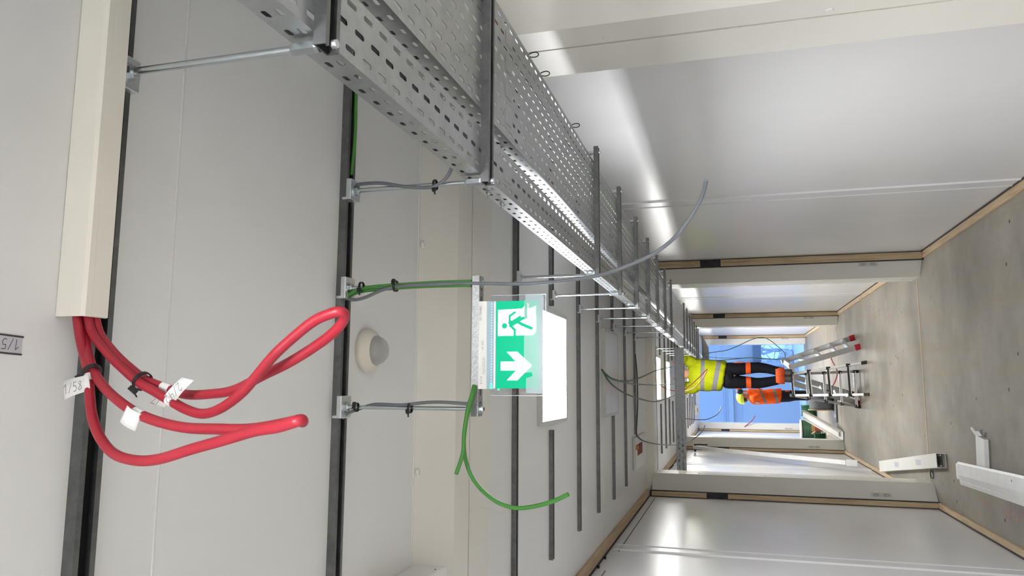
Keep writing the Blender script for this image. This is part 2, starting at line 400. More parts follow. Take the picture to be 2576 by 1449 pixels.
for i, yc in enumerate(YC):
    a, b, c, d = yc-.285, yc-.127, yc+.20, yc+.285
    first = i in (0, 1)
    z1 = ZC + .002
    m = MB()
    # header and both posts: chamfered cover, flat reveal, joint gap in the middle
    for f0, f1, e0, e1 in ((a, b, None, yc-.0045), (yc+.0045, c, c, d)):
        if e0 is None: prof = [(f0, 0), (f1, 1), (e1, 1), (e1, 0)]
        else: prof = [(f0, 0), (f0, 1), (f1, 1), (e1, 0)]
        m.prism([(y, ZC+.002 - p*(ZC+.002-ZH)) for y, p in prof], 'x', XL, XR)
        m.prism([(XL-.002 + p*(IL-XL+.002), y) for y, p in prof], 'z', ZF, ZH+.02)
        m.prism([(XR+.002 - p*(XR-IR+.002), y) for y, p in prof], 'z', ZF, ZH+.02)
    m.mat(1).box(XL, XR, yc-.0044, yc+.0044, ZH+.006, ZC).box(XL, IL-.006, yc-.0044, yc+.0044, ZF, ZH).box(IR+.006, XR, yc-.0044, yc+.0044, ZF, ZH)
    p = trim(m, ['frame', 'joint'])
    k = MB()                                       # screw caps on the frame cover
    for x in (-.235, .40, .98): k.lathe([(0,-.003),(.008,-.003),(.011,0),(.011,.004)], (x, yc-.268, ZC-.007), 'z', 16)
    for z in (.335, -.303, -.95, -1.5):
        for xx, s in ((IR, -1), (IL, 1)): k.lathe([(0,s*.003),(.009,s*.003),(.011,0),(.011,-s*.004)], (xx+s*.001, yc-.035, z), 'x', 16)
    link('screw_cap', k, 'white', p, smooth=40)
    if i >= 2:
        w = MB().mat(0); yb0, yb1 = a-.055, a-.004
        for x0, x1 in ((XR-.072, XR-.008), (XL+.008, XL+.052)):
            for z0, z1_ in ((ZF+.02, .06), (.26, .79)): w.box(x0, x1, yb0, yb1, z0, z1_)
        link('batten', w, 'woodz', p, bevel=.002)
        link('seal', MB().box(XR-.080, XR-.001, a-.034, a-.002, ZF+.002, ZC-.03).box(XL+.001, XL+.060, a-.034, a-.002, ZF+.002, ZC-.03), 'foam', p)
        st = MB(); sd = MB()
        for xx, s in ((XR, 1), (XL, -1)):          # small printed stickers low on the chamfer of each post
            for zz in (-1.36, -1.27):
                f = .42; xm = xx - s*f*(XR-IR); ym = a + f*(b-a); nx = Vector((-s*.158, -.217 if s > 0 else -.207, 0)).normalized(); tx = Vector((nx.y, -nx.x, 0))
                cc = Vector((xm, ym, zz)) + nx*.0015
                st.add([cc-tx*.022+Vector((0,0,-.043)), cc+tx*.022+Vector((0,0,-.043)), cc+tx*.022+Vector((0,0,.043)), cc-tx*.022+Vector((0,0,.043))], [(0,1,2,3)])
                for q in range(8):
                    u = cc+nx*.001+Vector((0,0,.017*math.cos(q*.785)))+tx*.011*math.sin(q*.785); sd.ball(u, .004, 4)
        link('sticker', st, 'sticker', p); link('sticker_print', sd, 'stickerdark', p)
# battens and dark foam along the floor and ceiling edges, per module
for i in range(1, 4):
    y0, y1 = YC[i]+.30, YC[i+1]-.345
    for x0, x1, g0, g1 in ((XR-.068, XR-.010, XR-.012, XR), (XL+.010, XL+.058, XL, XL+.012)):
        trim(MB().box(x0, x1, y0, y1, ZF, ZF+.022), 'woody', bevel=.002)
        trim(MB().box(g0, g1, y0, y1, ZF, ZF+.020+.008), 'foam')
    trim(MB().box(XL+.008, XL+.072, y0, y1, ZC-.022, ZC), 'woody', bevel=.002)
    trim(MB().box(XL, XL+.010, y0, y1, ZC-.030, ZC), 'foam')
    trim(MB().box(XL, XL+.004, y0+.1, y0+2.05, ZC-.091, ZC-.087).box(XL, XL+.004, y0+2.60, y1-.1, ZC-.091, ZC-.087), 'joint')
    k = MB()
    for yy in (y0+1.4, y0+1.62, y0+2.1, y0+2.35): k.box(XL, XL+.02, yy, yy+.02, ZC-.045, ZC-.030)
    trim(k, 'black')
    # floor joint with its timber insert
    trim(MB().box(IL-.2, IR+.2, YC[i+1]-.012, YC[i+1]+.012, ZF-.01, ZF+.003), 'woodx')
    # vertical cover strips where two wall panels meet
    yj = YC[i] + 2.93
    for xx, s in ((XL, 1), (XR, -1)):
        z0, z1 = ZF+.03, ZC-.05
        trim(MB().prism([(xx, yj), (xx+s*.010, yj+.012), (xx+s*.004, yj+.03), (xx+s*.004, yj+.155), (xx+s*.009, yj+.165), (xx, yj+.18)] if s > 0 else
                        [(xx, yj), (xx, yj+.18), (xx-.009, yj+.165), (xx-.004, yj+.155), (xx-.004, yj+.03), (xx-.010, yj+.012)], 'z', z0, z1), 'wall')
trim(MB().prism([(.955,ZC+.001),(.9565,ZC-.0016),(.9595,ZC-.0016),(.961,ZC+.001)], 'x', XL, XR), 'seam')          # ceiling panel seam
trim(MB().prism([(1.910,ZC+.001),(1.9115,ZC-.0022),(1.9145,ZC-.0022),(1.916,ZC+.001)], 'x', XL, XR), 'seam')
for yy in (5.05, 10.9, 16.7): trim(MB().prism([(yy,ZC+.001),(yy+.002,ZC-.002),(yy+.005,ZC-.002),(yy+.007,ZC+.001)], 'x', XL, XR), 'seam')
# spray marks on the slab
fl = bpy.data.objects['floor']
# ------------------------------------------------------------------ ceiling rails
def cprof(w, h, t, lip, y, ztop):
    """C channel open downwards, centred on y, as a closed outline (y, z)"""
    a = w/2; return [(y-a,ztop),(y+a,ztop),(y+a,ztop-h),(y+a-lip,ztop-h),(y+a-lip,ztop-h+.004),(y+a-t,ztop-h+t),(y+a-t,ztop-t),(y-a+t,ztop-t),(y-a+t,ztop-h+t),(y-a+lip,ztop-h+.004),(y-a+lip,ztop-h),(y-a,ztop-h)]
RAILS = [(.814,0),(1.484,0),(2.885,0),(3.515,1),(4.185,2),(4.815,2),(5.47,1),(6.13,2),(6.78,3)]
def rail(y, x0, x1, label):
    m = MB().prism(cprof(.036, .018, .002, .009, y, ZC), 'x', x0, x1); m.mat(1).box(x0+.001, x1-.001, y-.0155, y+.0155, ZC-.0032, ZC-.0022)  # black strip paints the shade inside the open channel
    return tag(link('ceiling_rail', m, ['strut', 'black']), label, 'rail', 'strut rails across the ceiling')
ORD = ['first','second','third','fourth','fifth','sixth','seventh','eighth','ninth']
full = None; proto = {}
def add_rail(key, y, x0, x1, label):
    if key in proto:
        o, yy = proto[key]; return dup(o, (0, y-yy, 0), label)
    o = rail(y, x0, x1, label); proto[key] = (o, y); return o
for mod in range(3):
    if mod == 0: lst = RAILS; where = 'before the second portal frame'
    else: lst = [(y+5.83*mod, k) for y, k in RAILS[2:]]; where = ['', 'in the bay where the yellow jacket works', 'in the last bay before daylight'][mod]
    for j, (y, k) in enumerate(lst):
        n = ORD[j]
        if mod == 0:
            base = {0:'wall-to-wall strut rail beside the cream trunking, nearest the camera', 1:'wall-to-wall strut rail carrying the exit sign rods',
                    2:'first strut rail seen just behind the exit sign panel', 4:'long strut rail on the far side of the lit ceiling panel',
                    5:'long strut rail just before the unlit ceiling panel', 7:'strut rail just behind the unlit ceiling panel', 8:'last strut rail before the wooden second frame, with a thin dark cable'}
        if k == 0: add_rail('full', y, XL+.02, XR-.02, base[j] if mod == 0 else '%s grey ceiling rail %s' % (n, where))
        elif k == 1:
            la = 'lit ceiling panel' if y < 5 else 'unlit ceiling panel'
            add_rail('left', y, -.80, -.207, ('short strut rail left of the %s' % la) if mod == 0 else 'left piece of the %s grey ceiling rail %s' % (n, where))
            add_rail('right', y, .389, XR-.02, ('short strut rail right of the %s, towards the cable tray' % la) if mod == 0 else 'right piece of the %s grey ceiling rail %s' % (n, where))
        elif k == 2: add_rail('cut', y, -.79, XR-.02, base[j] if mod == 0 else '%s grey ceiling rail %s' % (n, where))
        else: add_rail('short', y, -.42, XR-.02, base[j] if mod == 0 else '%s grey ceiling rail %s' % (n, where))
# ------------------------------------------------------------------ trapeze hangers
ZT = .4996
def bracket(m, x, y): m.box(x-.024, x+.024, y-.022, y+.022, ZC-.030, ZC-.018).box(x-.024, x-.018, y-.022, y+.022, ZC-.018, ZC-.008)
def hanger(y, x0, x1, label):
    t = thing('trapeze_hanger', label, 'hanger', ((x0+x1)/2, y, ZT-.018), 'trapeze hangers under the cable trays')
    m = MB().prism(cprof(.035, .018, .002, .009, y, ZT), 'x', x0, x1); m.mat(1).box(x0+.001, x1-.001, y-.015, y+.015, ZT-.0032, ZT-.0022)  # black strip puts the shade into the crossbar's open channel
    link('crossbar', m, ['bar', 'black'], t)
    for x in (x0+.006, x1-.022):
        link('threaded_rod', MB().tube([(x,y,ZT+.003),(x,y,ZC-.022)], .0052, 12), 'zinc', t, smooth=50)
        link('coupler', MB().hexnut((x,y,ZT+.001), .0092, .040), 'zinc', t)
        b = MB(); bracket(b, x, y); link('rail_bracket', b, 'zincb', t, bevel=.0015)
        link('hex_nut', MB().hexnut((x,y,ZC-.040), .0095, .009).lathe([(.0055,0),(.013,0),(.013,.002),(.0055,.002)], (x,y,ZC-.032), 'z', 20), 'zinc', t)
        link('bolt_head', MB().lathe([(0,-.007),(.0055,-.007),(.0065,-.005),(.0065,0),(0,0)], (x,y,ZT-.018), 'z', 18), 'zinc', t, smooth=40)
    return t
h0 = hanger(.814, .432, .957, 'nearest trapeze hanger, a galvanised bar cut off by the frame edge')
hl = ['galvanised trapeze hanger beside the exit sign, a grey cable tied to its rod', 'trapeze hanger where the loose grey cable hangs past, first beyond the wall frame',
      'trapeze hanger in line with the lit ceiling panel', 'trapeze hanger just beyond the lit ceiling panel', 'trapeze hanger before the unlit ceiling panel',
      'trapeze hanger in line with the unlit ceiling panel', 'trapeze hanger just beyond the unlit ceiling panel', 'last trapeze hanger before the second portal frame']
for (y, k), l in zip(RAILS[1:], hl): dup(h0, (0, y-.814, 0), l)
for mod, where in ((1, 'in the bay where the yellow jacket works'), (2, 'in the last bay before daylight')):
    for j, (y, k) in enumerate(RAILS[2:]): dup(h0, (0, y+5.83*mod-.814, 0), '%s trapeze hanger under the trays %s' % (ORD[j], where))
# ------------------------------------------------------------------ perforated cable trays
def slots(mb, o, du, dv, L, W, rows, pitch, sl, sw, stag):
    """slotted sheet: rows across W (dv), slots lengthwise along L (du); rows = list of row centres"""
    o = Vector(o); du = Vector(du); dv = Vector(dv)
    edges = [0] + [(a+b)/2 for a, b in zip(rows, rows[1:])] + [W]
    def P(a, b): return o + du*a + dv*b
    for r, c in enumerate(rows):
        v0, v1 = edges[r], edges[r+1]; sh = pitch/2 if stag[r] else 0
        n = int((L - sh)/pitch + 1e-6)
        if sh: mb.add([P(0,v0),P(sh,v0),P(sh,v1),P(0,v1)], [(0,1,2,3)])
        a0 = sh
        for k in range(n):
            a1 = a0+pitch; m = (a0+a1)/2; h = sl/2; q = sw/2
            inn = [(m+h, c-q*.5),(m+h-q*.6, c-q),(m-h+q*.6, c-q),(m-h, c-q*.5),(m-h, c+q*.5),(m-h+q*.6, c+q),(m+h-q*.6, c+q),(m+h, c+q*.5)]
            out = [(a1, c-q*.5),(a1, v0),(a0, v0),(a0, c-q*.5),(a0, c+q*.5),(a0, v1),(a1, v1),(a1, c+q*.5)]
            mb.add([P(*p) for p in inn+out], [(i, 8+i, 8+(i+1)%8, (i+1)%8) for i in range(8)]); a0 = a1
        if L-a0 > 1e-5: mb.add([P(a0,v0),P(L,v0),P(L,v1),P(a0,v1)], [(0,1,2,3)])
    return mb
def tray(name, x0, x1, y0, L, nrow, label, group):
    W = x1-x0; hw = .046; m = MB()
    rows = [W*(k+.5)/nrow for k in range(nrow)]
    slots(m, (x0,y0,ZT), (0,1,0), (1,0,0), L, W, rows, .05, .028, .0085, [k % 2 for k in range(nrow)])
    for x in (x0, x1): slots(m, (x,y0,ZT), (0,1,0), (0,0,1), L, hw, [.014, .033], .05, .018, .0075, [0, 0])
    for x, s in ((x0, 1), (x1, -1)): m.sheet([(x,ZT+hw),(x+s*.017,ZT+hw),(x+s*.017,ZT+hw-.005)], 'y', y0, y0+L)
    o = link(name, m, 'galv'); sm = o.modifiers.new('sheet', 'SOLIDIFY'); sm.thickness = .0013; sm.offset = 1
    tag(o, label, 'cable tray', group)
    for x, s in ((x0, 1), (x1, -1)):              # joint plates inside the near end, and their bolts
        link('joint_plate', MB().box(x+s*.0024-.0006, x+s*.0024+.0006, y0+.004, y0+.10, ZT+.004, ZT+hw-.003), 'galv', o)
    for yy in (-.055, .055):
        for xx, s in ((x0, -1),):
            b = MB().hexnut((xx+s*.0085, y0+yy, ZT+.030), .0062, .006, 'x').tube([(xx+s*.016, y0+yy, ZT+.030),(xx, y0+yy, ZT+.030)], .003, 8)
            link('joint_bolt', b, 'zinc', o)
    return o
T1 = (.4515, .5515); T2 = (.5945, .894)
def trays(tag_name, xs, nrow, what):
    base = tray('cable_tray', xs[0], xs[1], 1.668, 3.0, nrow, what + ' cable tray length running past the exit sign and lit panel', 'lengths of the %s perforated tray' % what.split()[0])
    dup(base, (0,-3,0), what + ' cable tray length nearest the camera, cut by the frame')
    for k, w in enumerate(('beyond the lit panel, up to the second portal frame', 'passing through the second portal frame', 'over the worker in yellow', 'passing through the third portal frame', 'at the daylight end')):
        dup(base, (0, 3*(k+1), 0), what + ' cable tray length ' + w)
trays('n', T1, 3, 'narrow'); trays('w', T2, 9, 'wide')
for i, (x, l) in enumerate(((.842,'thin red cable lying in the wide tray along its right side'), (.868,'dark cable lying in the wide tray against its right wall'), (.815,'green cable lying in the wide tray, left of the red one'))):
    cable('tray_cable', [(x+.01*math.sin(y*1.7+i), y, ZT+.0075) for y in [-1.2+.7*k for k in range(24)]], .005, ['red','dcable','green'][i], l, 'cables lying in the wide tray', 6, 2)
cable('tray_cable', [(.5015+.004*math.sin(y*2.1), y, ZT+.0125) for y in [-1.2+.7*k for k in range(30)]], .011, 'black', 'thick black cable added along the middle of the narrow tray', 'cables lying in the narrow tray', 8, 2)  # added black tube, makes the middle row of slots look dark from below
# cable ties hooked through the wide tray's right edge
def tie_loop(name, c, label):
    m = MB(); c = Vector(c)
    m.tube([c + Vector((.003+.007*math.cos(t), .002*math.sin(2*t), -.010+.015*math.sin(t))) for t in [2*math.pi*k/14 for k in range(15)]], .0016, 6)
    m.box(c.x-.002, c.x+.006, c.y-.004, c.y+.004, c.z+.004, c.z+.011)
    m.tube([c+Vector((.002,0,.008)), c+Vector((.016,-.006,.016))], .0014, 6)
    return tag(link(name, m, 'black', smooth=40), label, 'cable tie', 'black cable ties on the wide tray')
for (x, y), l in zip(((.898,1.88),(.898,2.01),(.898,2.46)), ('black cable tie loop on the wide tray, nearest the tray joint', 'black cable tie standing up at the tray edge by the wall frame', 'black cable tie on the wide tray edge, farthest from the camera')):
    tie_loop('cable_tie', (x, y, ZT+.002), l)
# cross tray over the second frame
ct = MB(); slots(ct, (XL+.03, 8.40, .488), (1,0,0), (0,0,1), 1.48, .10, [.03,.07], .065, .034, .013, [0,1])
slots(ct, (XL+.03, 8.40, .488), (1,0,0), (0,1,0), 1.48, .10, [.03,.07], .065, .034, .013, [0,1]); ct.add([(XL+.03,8.50,.488),(XL+1.51,8.50,.488),(XL+1.51,8.50,.588),(XL+.03,8.50,.588)], [(0,1,2,3)])
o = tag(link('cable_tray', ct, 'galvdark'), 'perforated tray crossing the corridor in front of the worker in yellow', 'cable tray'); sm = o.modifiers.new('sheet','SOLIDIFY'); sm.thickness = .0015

# measured cable paths and flat marks
C_RED1=[(0.091,0.775,0.817),(0.058,0.764,0.800),(0.032,0.754,0.780),(0.015,0.743,0.762),(-0.012,0.732,0.746),(-0.039,0.721,0.728),(-0.061,0.711,0.705),(-0.078,0.700,0.673),(-0.084,0.694,0.637),(-0.081,0.689,0.601),(-0.069,0.683,0.556),(-0.058,0.677,0.512),(-0.047,0.671,0.470),(-0.042,0.666,0.439),(-0.035,0.660,0.412)]
C_RED1b=[(-0.035,0.660,0.412),(-0.041,0.668,0.445),(-0.046,0.677,0.484),(-0.047,0.685,0.529),(-0.047,0.693,0.571),(-0.042,0.702,0.615),(-0.033,0.710,0.654),(-0.020,0.721,0.691),(-0.004,0.733,0.726),(0.013,0.744,0.753),(0.033,0.755,0.775),(0.059,0.767,0.795),(0.091,0.778,0.813)]
C_RED2=[(0.090,0.776,0.799),(0.064,0.769,0.778),(0.038,0.762,0.753),(0.018,0.756,0.721),(0.002,0.749,0.690),(-0.009,0.742,0.659),(-0.018,0.735,0.633),(-0.029,0.729,0.602),(-0.033,0.723,0.573),(-0.025,0.718,0.545),(-0.008,0.712,0.516),(0.012,0.706,0.493),(0.032,0.700,0.470),(0.051,0.697,0.445),(0.067,0.694,0.420),(0.074,0.692,0.400),(0.076,0.693,0.389),(0.072,0.702,0.389),(0.060,0.710,0.401),(0.044,0.718,0.428),(0.025,0.724,0.466),(0.010,0.731,0.505),(-0.006,0.737,0.545),(-0.011,0.744,0.582),(-0.012,0.750,0.621),(-0.005,0.755,0.654),(0.005,0.760,0.690),(0.022,0.765,0.723),(0.040,0.770,0.752),(0.065,0.775,0.779),(0.091,0.780,0.798)]
C_GREY1=[(0.191,1.470,0.807),(0.186,1.467,0.790),(0.191,1.464,0.760),(0.205,1.461,0.720),(0.211,1.459,0.686),(0.213,1.456,0.621),(0.212,1.454,0.512),(0.207,1.452,0.414),(0.209,1.450,0.330),(0.214,1.428,0.246),(0.222,1.398,0.195),(0.241,1.369,0.132),(0.267,1.339,0.086),(0.302,1.309,0.053),(0.325,1.280,0.036),(0.342,1.250,0.029)]
C_GRN1=[(0.195,1.470,0.809),(0.202,1.468,0.797),(0.211,1.467,0.772),(0.215,1.465,0.724),(0.217,1.463,0.648),(0.218,1.462,0.583),(0.217,1.460,0.514)]
C_GRN2=[(0.193,1.475,0.811),(0.200,1.473,0.795),(0.206,1.471,0.765),(0.208,1.469,0.716),(0.210,1.466,0.649),(0.210,1.464,0.584),(0.209,1.462,0.515)]
C_GRN3=[(0.000,1.450,0.503),(-0.017,1.436,0.502),(-0.047,1.422,0.506),(-0.093,1.408,0.508),(-0.130,1.394,0.505),(-0.169,1.380,0.513)]
C_GRN4=[(0.000,1.452,0.502),(-0.020,1.444,0.503),(-0.063,1.435,0.512),(-0.110,1.427,0.515),(-0.148,1.419,0.507),(-0.180,1.410,0.489),(-0.205,1.402,0.461),(-0.222,1.393,0.427),(-0.227,1.385,0.389),(-0.218,1.377,0.345),(-0.206,1.368,0.313),(-0.194,1.360,0.289)]
C_GREY2=[(-0.072,1.480,0.816),(-0.061,1.477,0.802),(-0.052,1.474,0.776),(-0.044,1.471,0.751),(-0.040,1.468,0.726),(-0.041,1.464,0.669),(-0.036,1.461,0.623),(-0.034,1.458,0.577),(-0.037,1.455,0.508)]
C_GRNR=[(0.786,1.490,0.822),(0.678,1.490,0.816),(0.581,1.490,0.814),(0.515,1.490,0.817),(0.478,1.490,0.821)]
C_GREY3=[(0.450,1.490,0.819),(0.453,1.485,0.795),(0.450,1.480,0.738),(0.436,1.475,0.678),(0.429,1.470,0.623),(0.433,1.470,0.600),(0.445,1.470,0.582),(0.462,1.470,0.570),(0.493,1.470,0.561)]
C_FG1=[(0.108,4.830,0.800),(0.060,5.064,0.783),(0.039,5.475,0.765),(0.049,5.957,0.748),(0.089,6.590,0.730),(0.162,7.619,0.713),(0.245,9.468,0.695),(0.276,11.346,0.677),(0.208,12.148,0.660)]
C_FG2=[(0.108,4.830,0.800),(0.025,5.008,0.774),(-0.032,5.351,0.749),(-0.081,5.891,0.723),(-0.127,6.798,0.697),(-0.135,7.487,0.671),(-0.096,9.008,0.646),(-0.031,10.534,0.620)]
C_FGR=[(0.043,5.655,0.790),(0.029,5.798,0.768),(0.019,6.300,0.745),(0.021,8.094,0.722),(0.043,10.249,0.700),(0.102,12.103,0.575),(0.263,15.360,0.450),(0.573,19.201,0.365),(0.745,16.859,0.280)]
C_FRED=[(0.020,9.600,0.852),(-0.015,9.680,0.800),(-0.049,9.760,0.703),(-0.034,9.840,0.584),(0.033,9.920,0.488),(0.141,10.000,0.374),(0.229,10.080,0.289),(0.132,10.160,0.339),(-0.003,10.240,0.458),(-0.056,10.320,0.598),(-0.068,10.400,0.718)]
C_FDK=[(0.280,6.626,0.800),(0.080,6.744,0.800),(-0.183,6.737,0.800),(-0.395,6.620,0.800),(-0.443,6.737,0.794),(-0.473,6.844,0.779),(-0.534,7.372,0.763),(-0.643,8.621,0.748),(-0.729,9.834,0.689),(-0.783,11.069,0.620),(-0.736,11.507,0.517),(-0.632,11.239,0.413),(-0.454,9.221,0.310)]
C_FGR2=[(-0.482,12.500,0.772),(-0.520,12.683,0.688),(-0.536,12.867,0.449),(-0.509,13.050,0.332),(-0.455,13.233,0.231),(-0.380,13.417,0.179),(-0.337,13.600,0.167)]
C_FG3=[(0.610,15.000,0.527),(0.648,15.000,0.421),(0.678,15.000,0.241),(0.707,15.000,0.048),(0.797,15.000,-0.175),(0.908,15.000,-0.413),(0.944,15.000,-0.609),(0.889,15.000,-0.744),(0.767,15.000,-0.882),(0.661,15.000,-0.984),(0.601,15.000,-1.003),(0.548,15.000,-0.987),(0.527,15.000,-0.851),(0.543,15.000,-0.623),(0.559,15.000,-0.342),(0.538,15.000,-0.108),(0.516,15.000,0.128),(0.487,15.000,0.455)]
C_FG4=[(0.599,15.100,0.531),(0.583,15.100,0.426),(0.566,15.100,0.246),(0.558,15.100,0.053),(0.556,15.100,-0.249)]
C_PINK=[(-0.970,19.500,-0.293),(-0.889,19.467,-0.388),(-0.809,19.433,-0.474),(-0.691,19.400,-0.552)]
C_REDF=[(0.617,14.810,-1.775),(0.511,14.682,-1.775),(0.409,14.393,-1.775),(0.324,14.079,-1.775),(0.218,14.049,-1.775),(0.100,14.405,-1.775),(-0.010,14.944,-1.775)]
TAG1=[(0.0022,0.7300,0.7872),(0.0108,0.7300,0.7478),(-0.0076,0.7300,0.7434),(-0.0201,0.7300,0.7826)]
TAG1w=[(0.0101,0.7330,0.7548),(0.0101,0.7330,0.7448),(0.0034,0.7330,0.7435),(0.0026,0.7330,0.7534)]
TAG2=[(-0.0241,0.7020,0.6609),(-0.0336,0.7020,0.6400),(-0.0530,0.7020,0.6474),(-0.0423,0.7020,0.6699)]
TAG2w=[(-0.0237,0.7160,0.6599),(-0.0280,0.7160,0.6506),(-0.0326,0.7160,0.6532),(-0.0284,0.7160,0.6625)]
TAG3=[(-0.0148,0.7520,0.6681),(-0.0214,0.7520,0.6472),(-0.0282,0.7520,0.6530),(-0.0228,0.7520,0.6764)]
TAG4=[(0.0078,0.7220,0.6054),(0.0046,0.7220,0.5886),(-0.0185,0.7220,0.6118),(-0.0136,0.7220,0.6286)]
TAG4w=[(-0.0172,0.7060,0.6066),(-0.0185,0.7060,0.6000),(-0.0234,0.7060,0.6008),(-0.0225,0.7060,0.6082)]
TAG3w=[(-0.0021,0.7250,0.6327),(-0.0055,0.7250,0.6202),(-0.0121,0.7250,0.6270),(-0.0066,0.7250,0.6367)]
TIES=[(0.0300,0.7300,0.7544),(0.0029,0.7300,0.6684)]
PINK_pts=[(-0.826,6.643,-1.780),(-0.835,6.456,-1.780),(-0.883,6.533,-1.780),(-0.820,6.354,-1.780),(-0.873,6.297,-1.780),(-0.810,6.205,-1.780),(-0.870,6.169,-1.780)]
PK_O1=[(-0.799,6.056,-1.780),(-0.847,6.019,-1.780),(-0.875,5.979,-1.780),(-0.861,5.923,-1.780),(-0.816,5.905,-1.780),(-0.781,5.897,-1.780)]
PK_L1=[(-0.803,5.821,-1.780),(-0.858,5.826,-1.780),(-0.847,5.745,-1.780)]
PK_V1=[(-0.788,5.676,-1.780),(-0.824,5.663,-1.780)]
PKF_a=[(0.910,10.674,-1.780),(0.925,10.439,-1.780),(0.969,10.314,-1.780)]
PKF_b=[(0.980,9.839,-1.780),(0.924,9.758,-1.780)]
PKF_c=[(0.811,9.554,-1.780),(0.830,9.366,-1.780),(0.745,9.325,-1.780)]
# ------------------------------------------------------------------ lamps, boxes and sensors on the ceiling
def panel_light(x0, x1, y0, y1, zb, lit, label):
    t = thing('ceiling_light', label, 'ceiling light', ((x0+x1)/2, (y0+y1)/2, zb), 'ceiling panel lights')
    f = .020; m = MB().box(x0-f, x1+f, y0-f*.6, y1+f, zb+.008, ZC)
    for a in ((x0-f,x0,y0-f*.6,y1+f),(x1,x1+f,y0-f*.6,y1+f),(x0,x1,y0-f*.6,y0),(x0,x1,y1,y1+f)): m.box(a[0],a[1],a[2],a[3],zb,zb+.010)
    link('frame', m, 'lampframe', t, bevel=.0015)
    link('diffuser', MB().box(x0,x1,y0,y1,zb+.002,zb+.0085), {0:'lampoff',1:'lamp',2:'lampnear',3:'lampfar',4:'lampend'}[lit], t)
    return t
panel_light(-.158, .343, 3.283, 3.785, .811, 1, 'brightly lit square ceiling panel right behind the exit sign')
panel_light(-.185, .375, 5.03, 5.60, .806, 0, 'unlit square ceiling panel with a pale frame')
panel_light(-.145, .340, 8.72, 9.20, .811, 3, 'lit ceiling panel just past the second portal frame')
panel_light(-.140, .330, 10.06, 10.62, .811, 3, 'lit ceiling panel above the worker in yellow')
panel_light(-.14, .34, 15.0, 15.5, .811, 4, 'lit ceiling panel small in the last bay, nearer of two')
panel_light(-.14, .34, 17.2, 17.7, .811, 4, 'lit ceiling panel small in the last bay, farther of two')
panel_light(-.158, .343, -2.55, -2.05, .811, 2, 'unseen lit ceiling panel added behind the camera')
panel_light(-.158, .343, -.95, -.45, .811, 2, 'unseen lit ceiling panel added overhead behind the camera')
# sensor
t = thing('motion_sensor', 'round cream motion sensor with a clear domed lens on the ceiling', 'motion sensor', (.082, 1.605, ZC-.06))
link('base', MB().lathe([(0,0),(.050,0),(.0525,-.006),(.0515,-.014),(.047,-.022),(.041,-.028),(.036,-.030),(.034,-.028),(0,-.028)], (.082,1.612,ZC), 'z', 40), 'cream', t, smooth=50)
link('lens', MB().lathe([(.0345,-.027),(.034,-.034),(.030,-.044),(.022,-.052),(.011,-.057),(0,-.0585)], (.082,1.612,ZC), 'z', 40), 'lens', t, smooth=80)
c = MB(); c.lathe([(.026,-.030),(.026,-.036),(.018,-.043),(0,-.046)], (.082,1.612,ZC), 'z', 10)
for k in range(4): c.lathe([(.027-.0035*k,-.0335-.0035*k),(.028-.0035*k,-.0345-.0035*k),(.027-.0035*k,-.0355-.0035*k)], (.082,1.612,ZC), 'z', 28)
link('fresnel_core', c, 'gcable', t, smooth=40)
# cream trunking and its lid
t = thing('cable_trunking', 'cream plastic trunking under the ceiling with red cables coming out of its end', 'trunking', (.45, .77, .79))
x0, x1 = .086, XR-.01
m = MB().prism([(.757,ZC),(.757,.797),(.761,.793),(.796,.793),(.796,.796),(.763,.796),(.760,.799),(.760,ZC)], 'x', x0, x1).box(x0,x1,.757,.796,ZC-.003,ZC)
link('body', m, 'trunk', t); link('lid', MB().prism([(.755,ZC-.0008),(.755,.794),(.759,.7905),(.768,.7905),(.768,.7925),(.7605,.7925),(.7567,.7955),(.7567,ZC-.0008)], 'x', x0, x1), 'trunk', t)
link('lid', MB().box(x0+.0005, x1, .768, .7958, .7906, .7928), 'trunk', t, bevel=.0006)
# red cables, hanging in two loops
C_RED1[0] = (.105,.768,.817); C_RED1[1] = (.062,.765,.803); C_RED1b[-1] = (.105,.781,.818); C_RED1b[-2] = (.062,.775,.803)
C_RED2[0] = (.105,.774,.806); C_RED2[1] = (.068,.772,.792); C_RED2[-1] = (.105,.786,.806); C_RED2[-2] = (.068,.782,.790)
A = [Vector(p) for p in C_RED1]; B = [Vector(p) for p in C_RED1b]
n = len(A)
for i in range(n): A[i] = A[i]*(1-.05*max(0, (i-7)/(n-8))) if i > 7 else A[i]
red1 = cable('red_cable', A + [(A[-1]*.45+B[0]*.55)*1.0 + Vector((-.0008,.0,-.004))] + B, .0059, 'red', 'red cable loop hanging lower left from the trunking, tagged 1/58', 'red cables from the trunking', 14, 5)
red2 = cable('red_cable', C_RED2, .0057, 'red', 'red cable loop swung to the right from the trunking, tagged 2/42', 'red cables from the trunking', 14, 5)
def sheet_tag(parent, q, name='paper_tag', cur=.004):
    q = [Vector(p) for p in q]; nn = (q[1]-q[0]).cross(q[3]-q[0]).normalized()
    if nn.y > 0: nn = -nn
    N = 8; m = MB(); vs = []
    for i in range(N+1):
        a = i/N; bow = nn*(cur*math.sin(math.pi*a))
        p0 = q[0].lerp(q[1], a); p1 = q[3].lerp(q[2], a)
        vs += [p0+bow, p1+bow]
    m.add(vs, [(2*i, 2*i+1, 2*i+3, 2*i+2) for i in range(N)])
    o = link(name, m, 'paper', parent, smooth=60); s = o.modifiers.new('thickness', 'SOLIDIFY'); s.thickness = .0004
    return o, nn
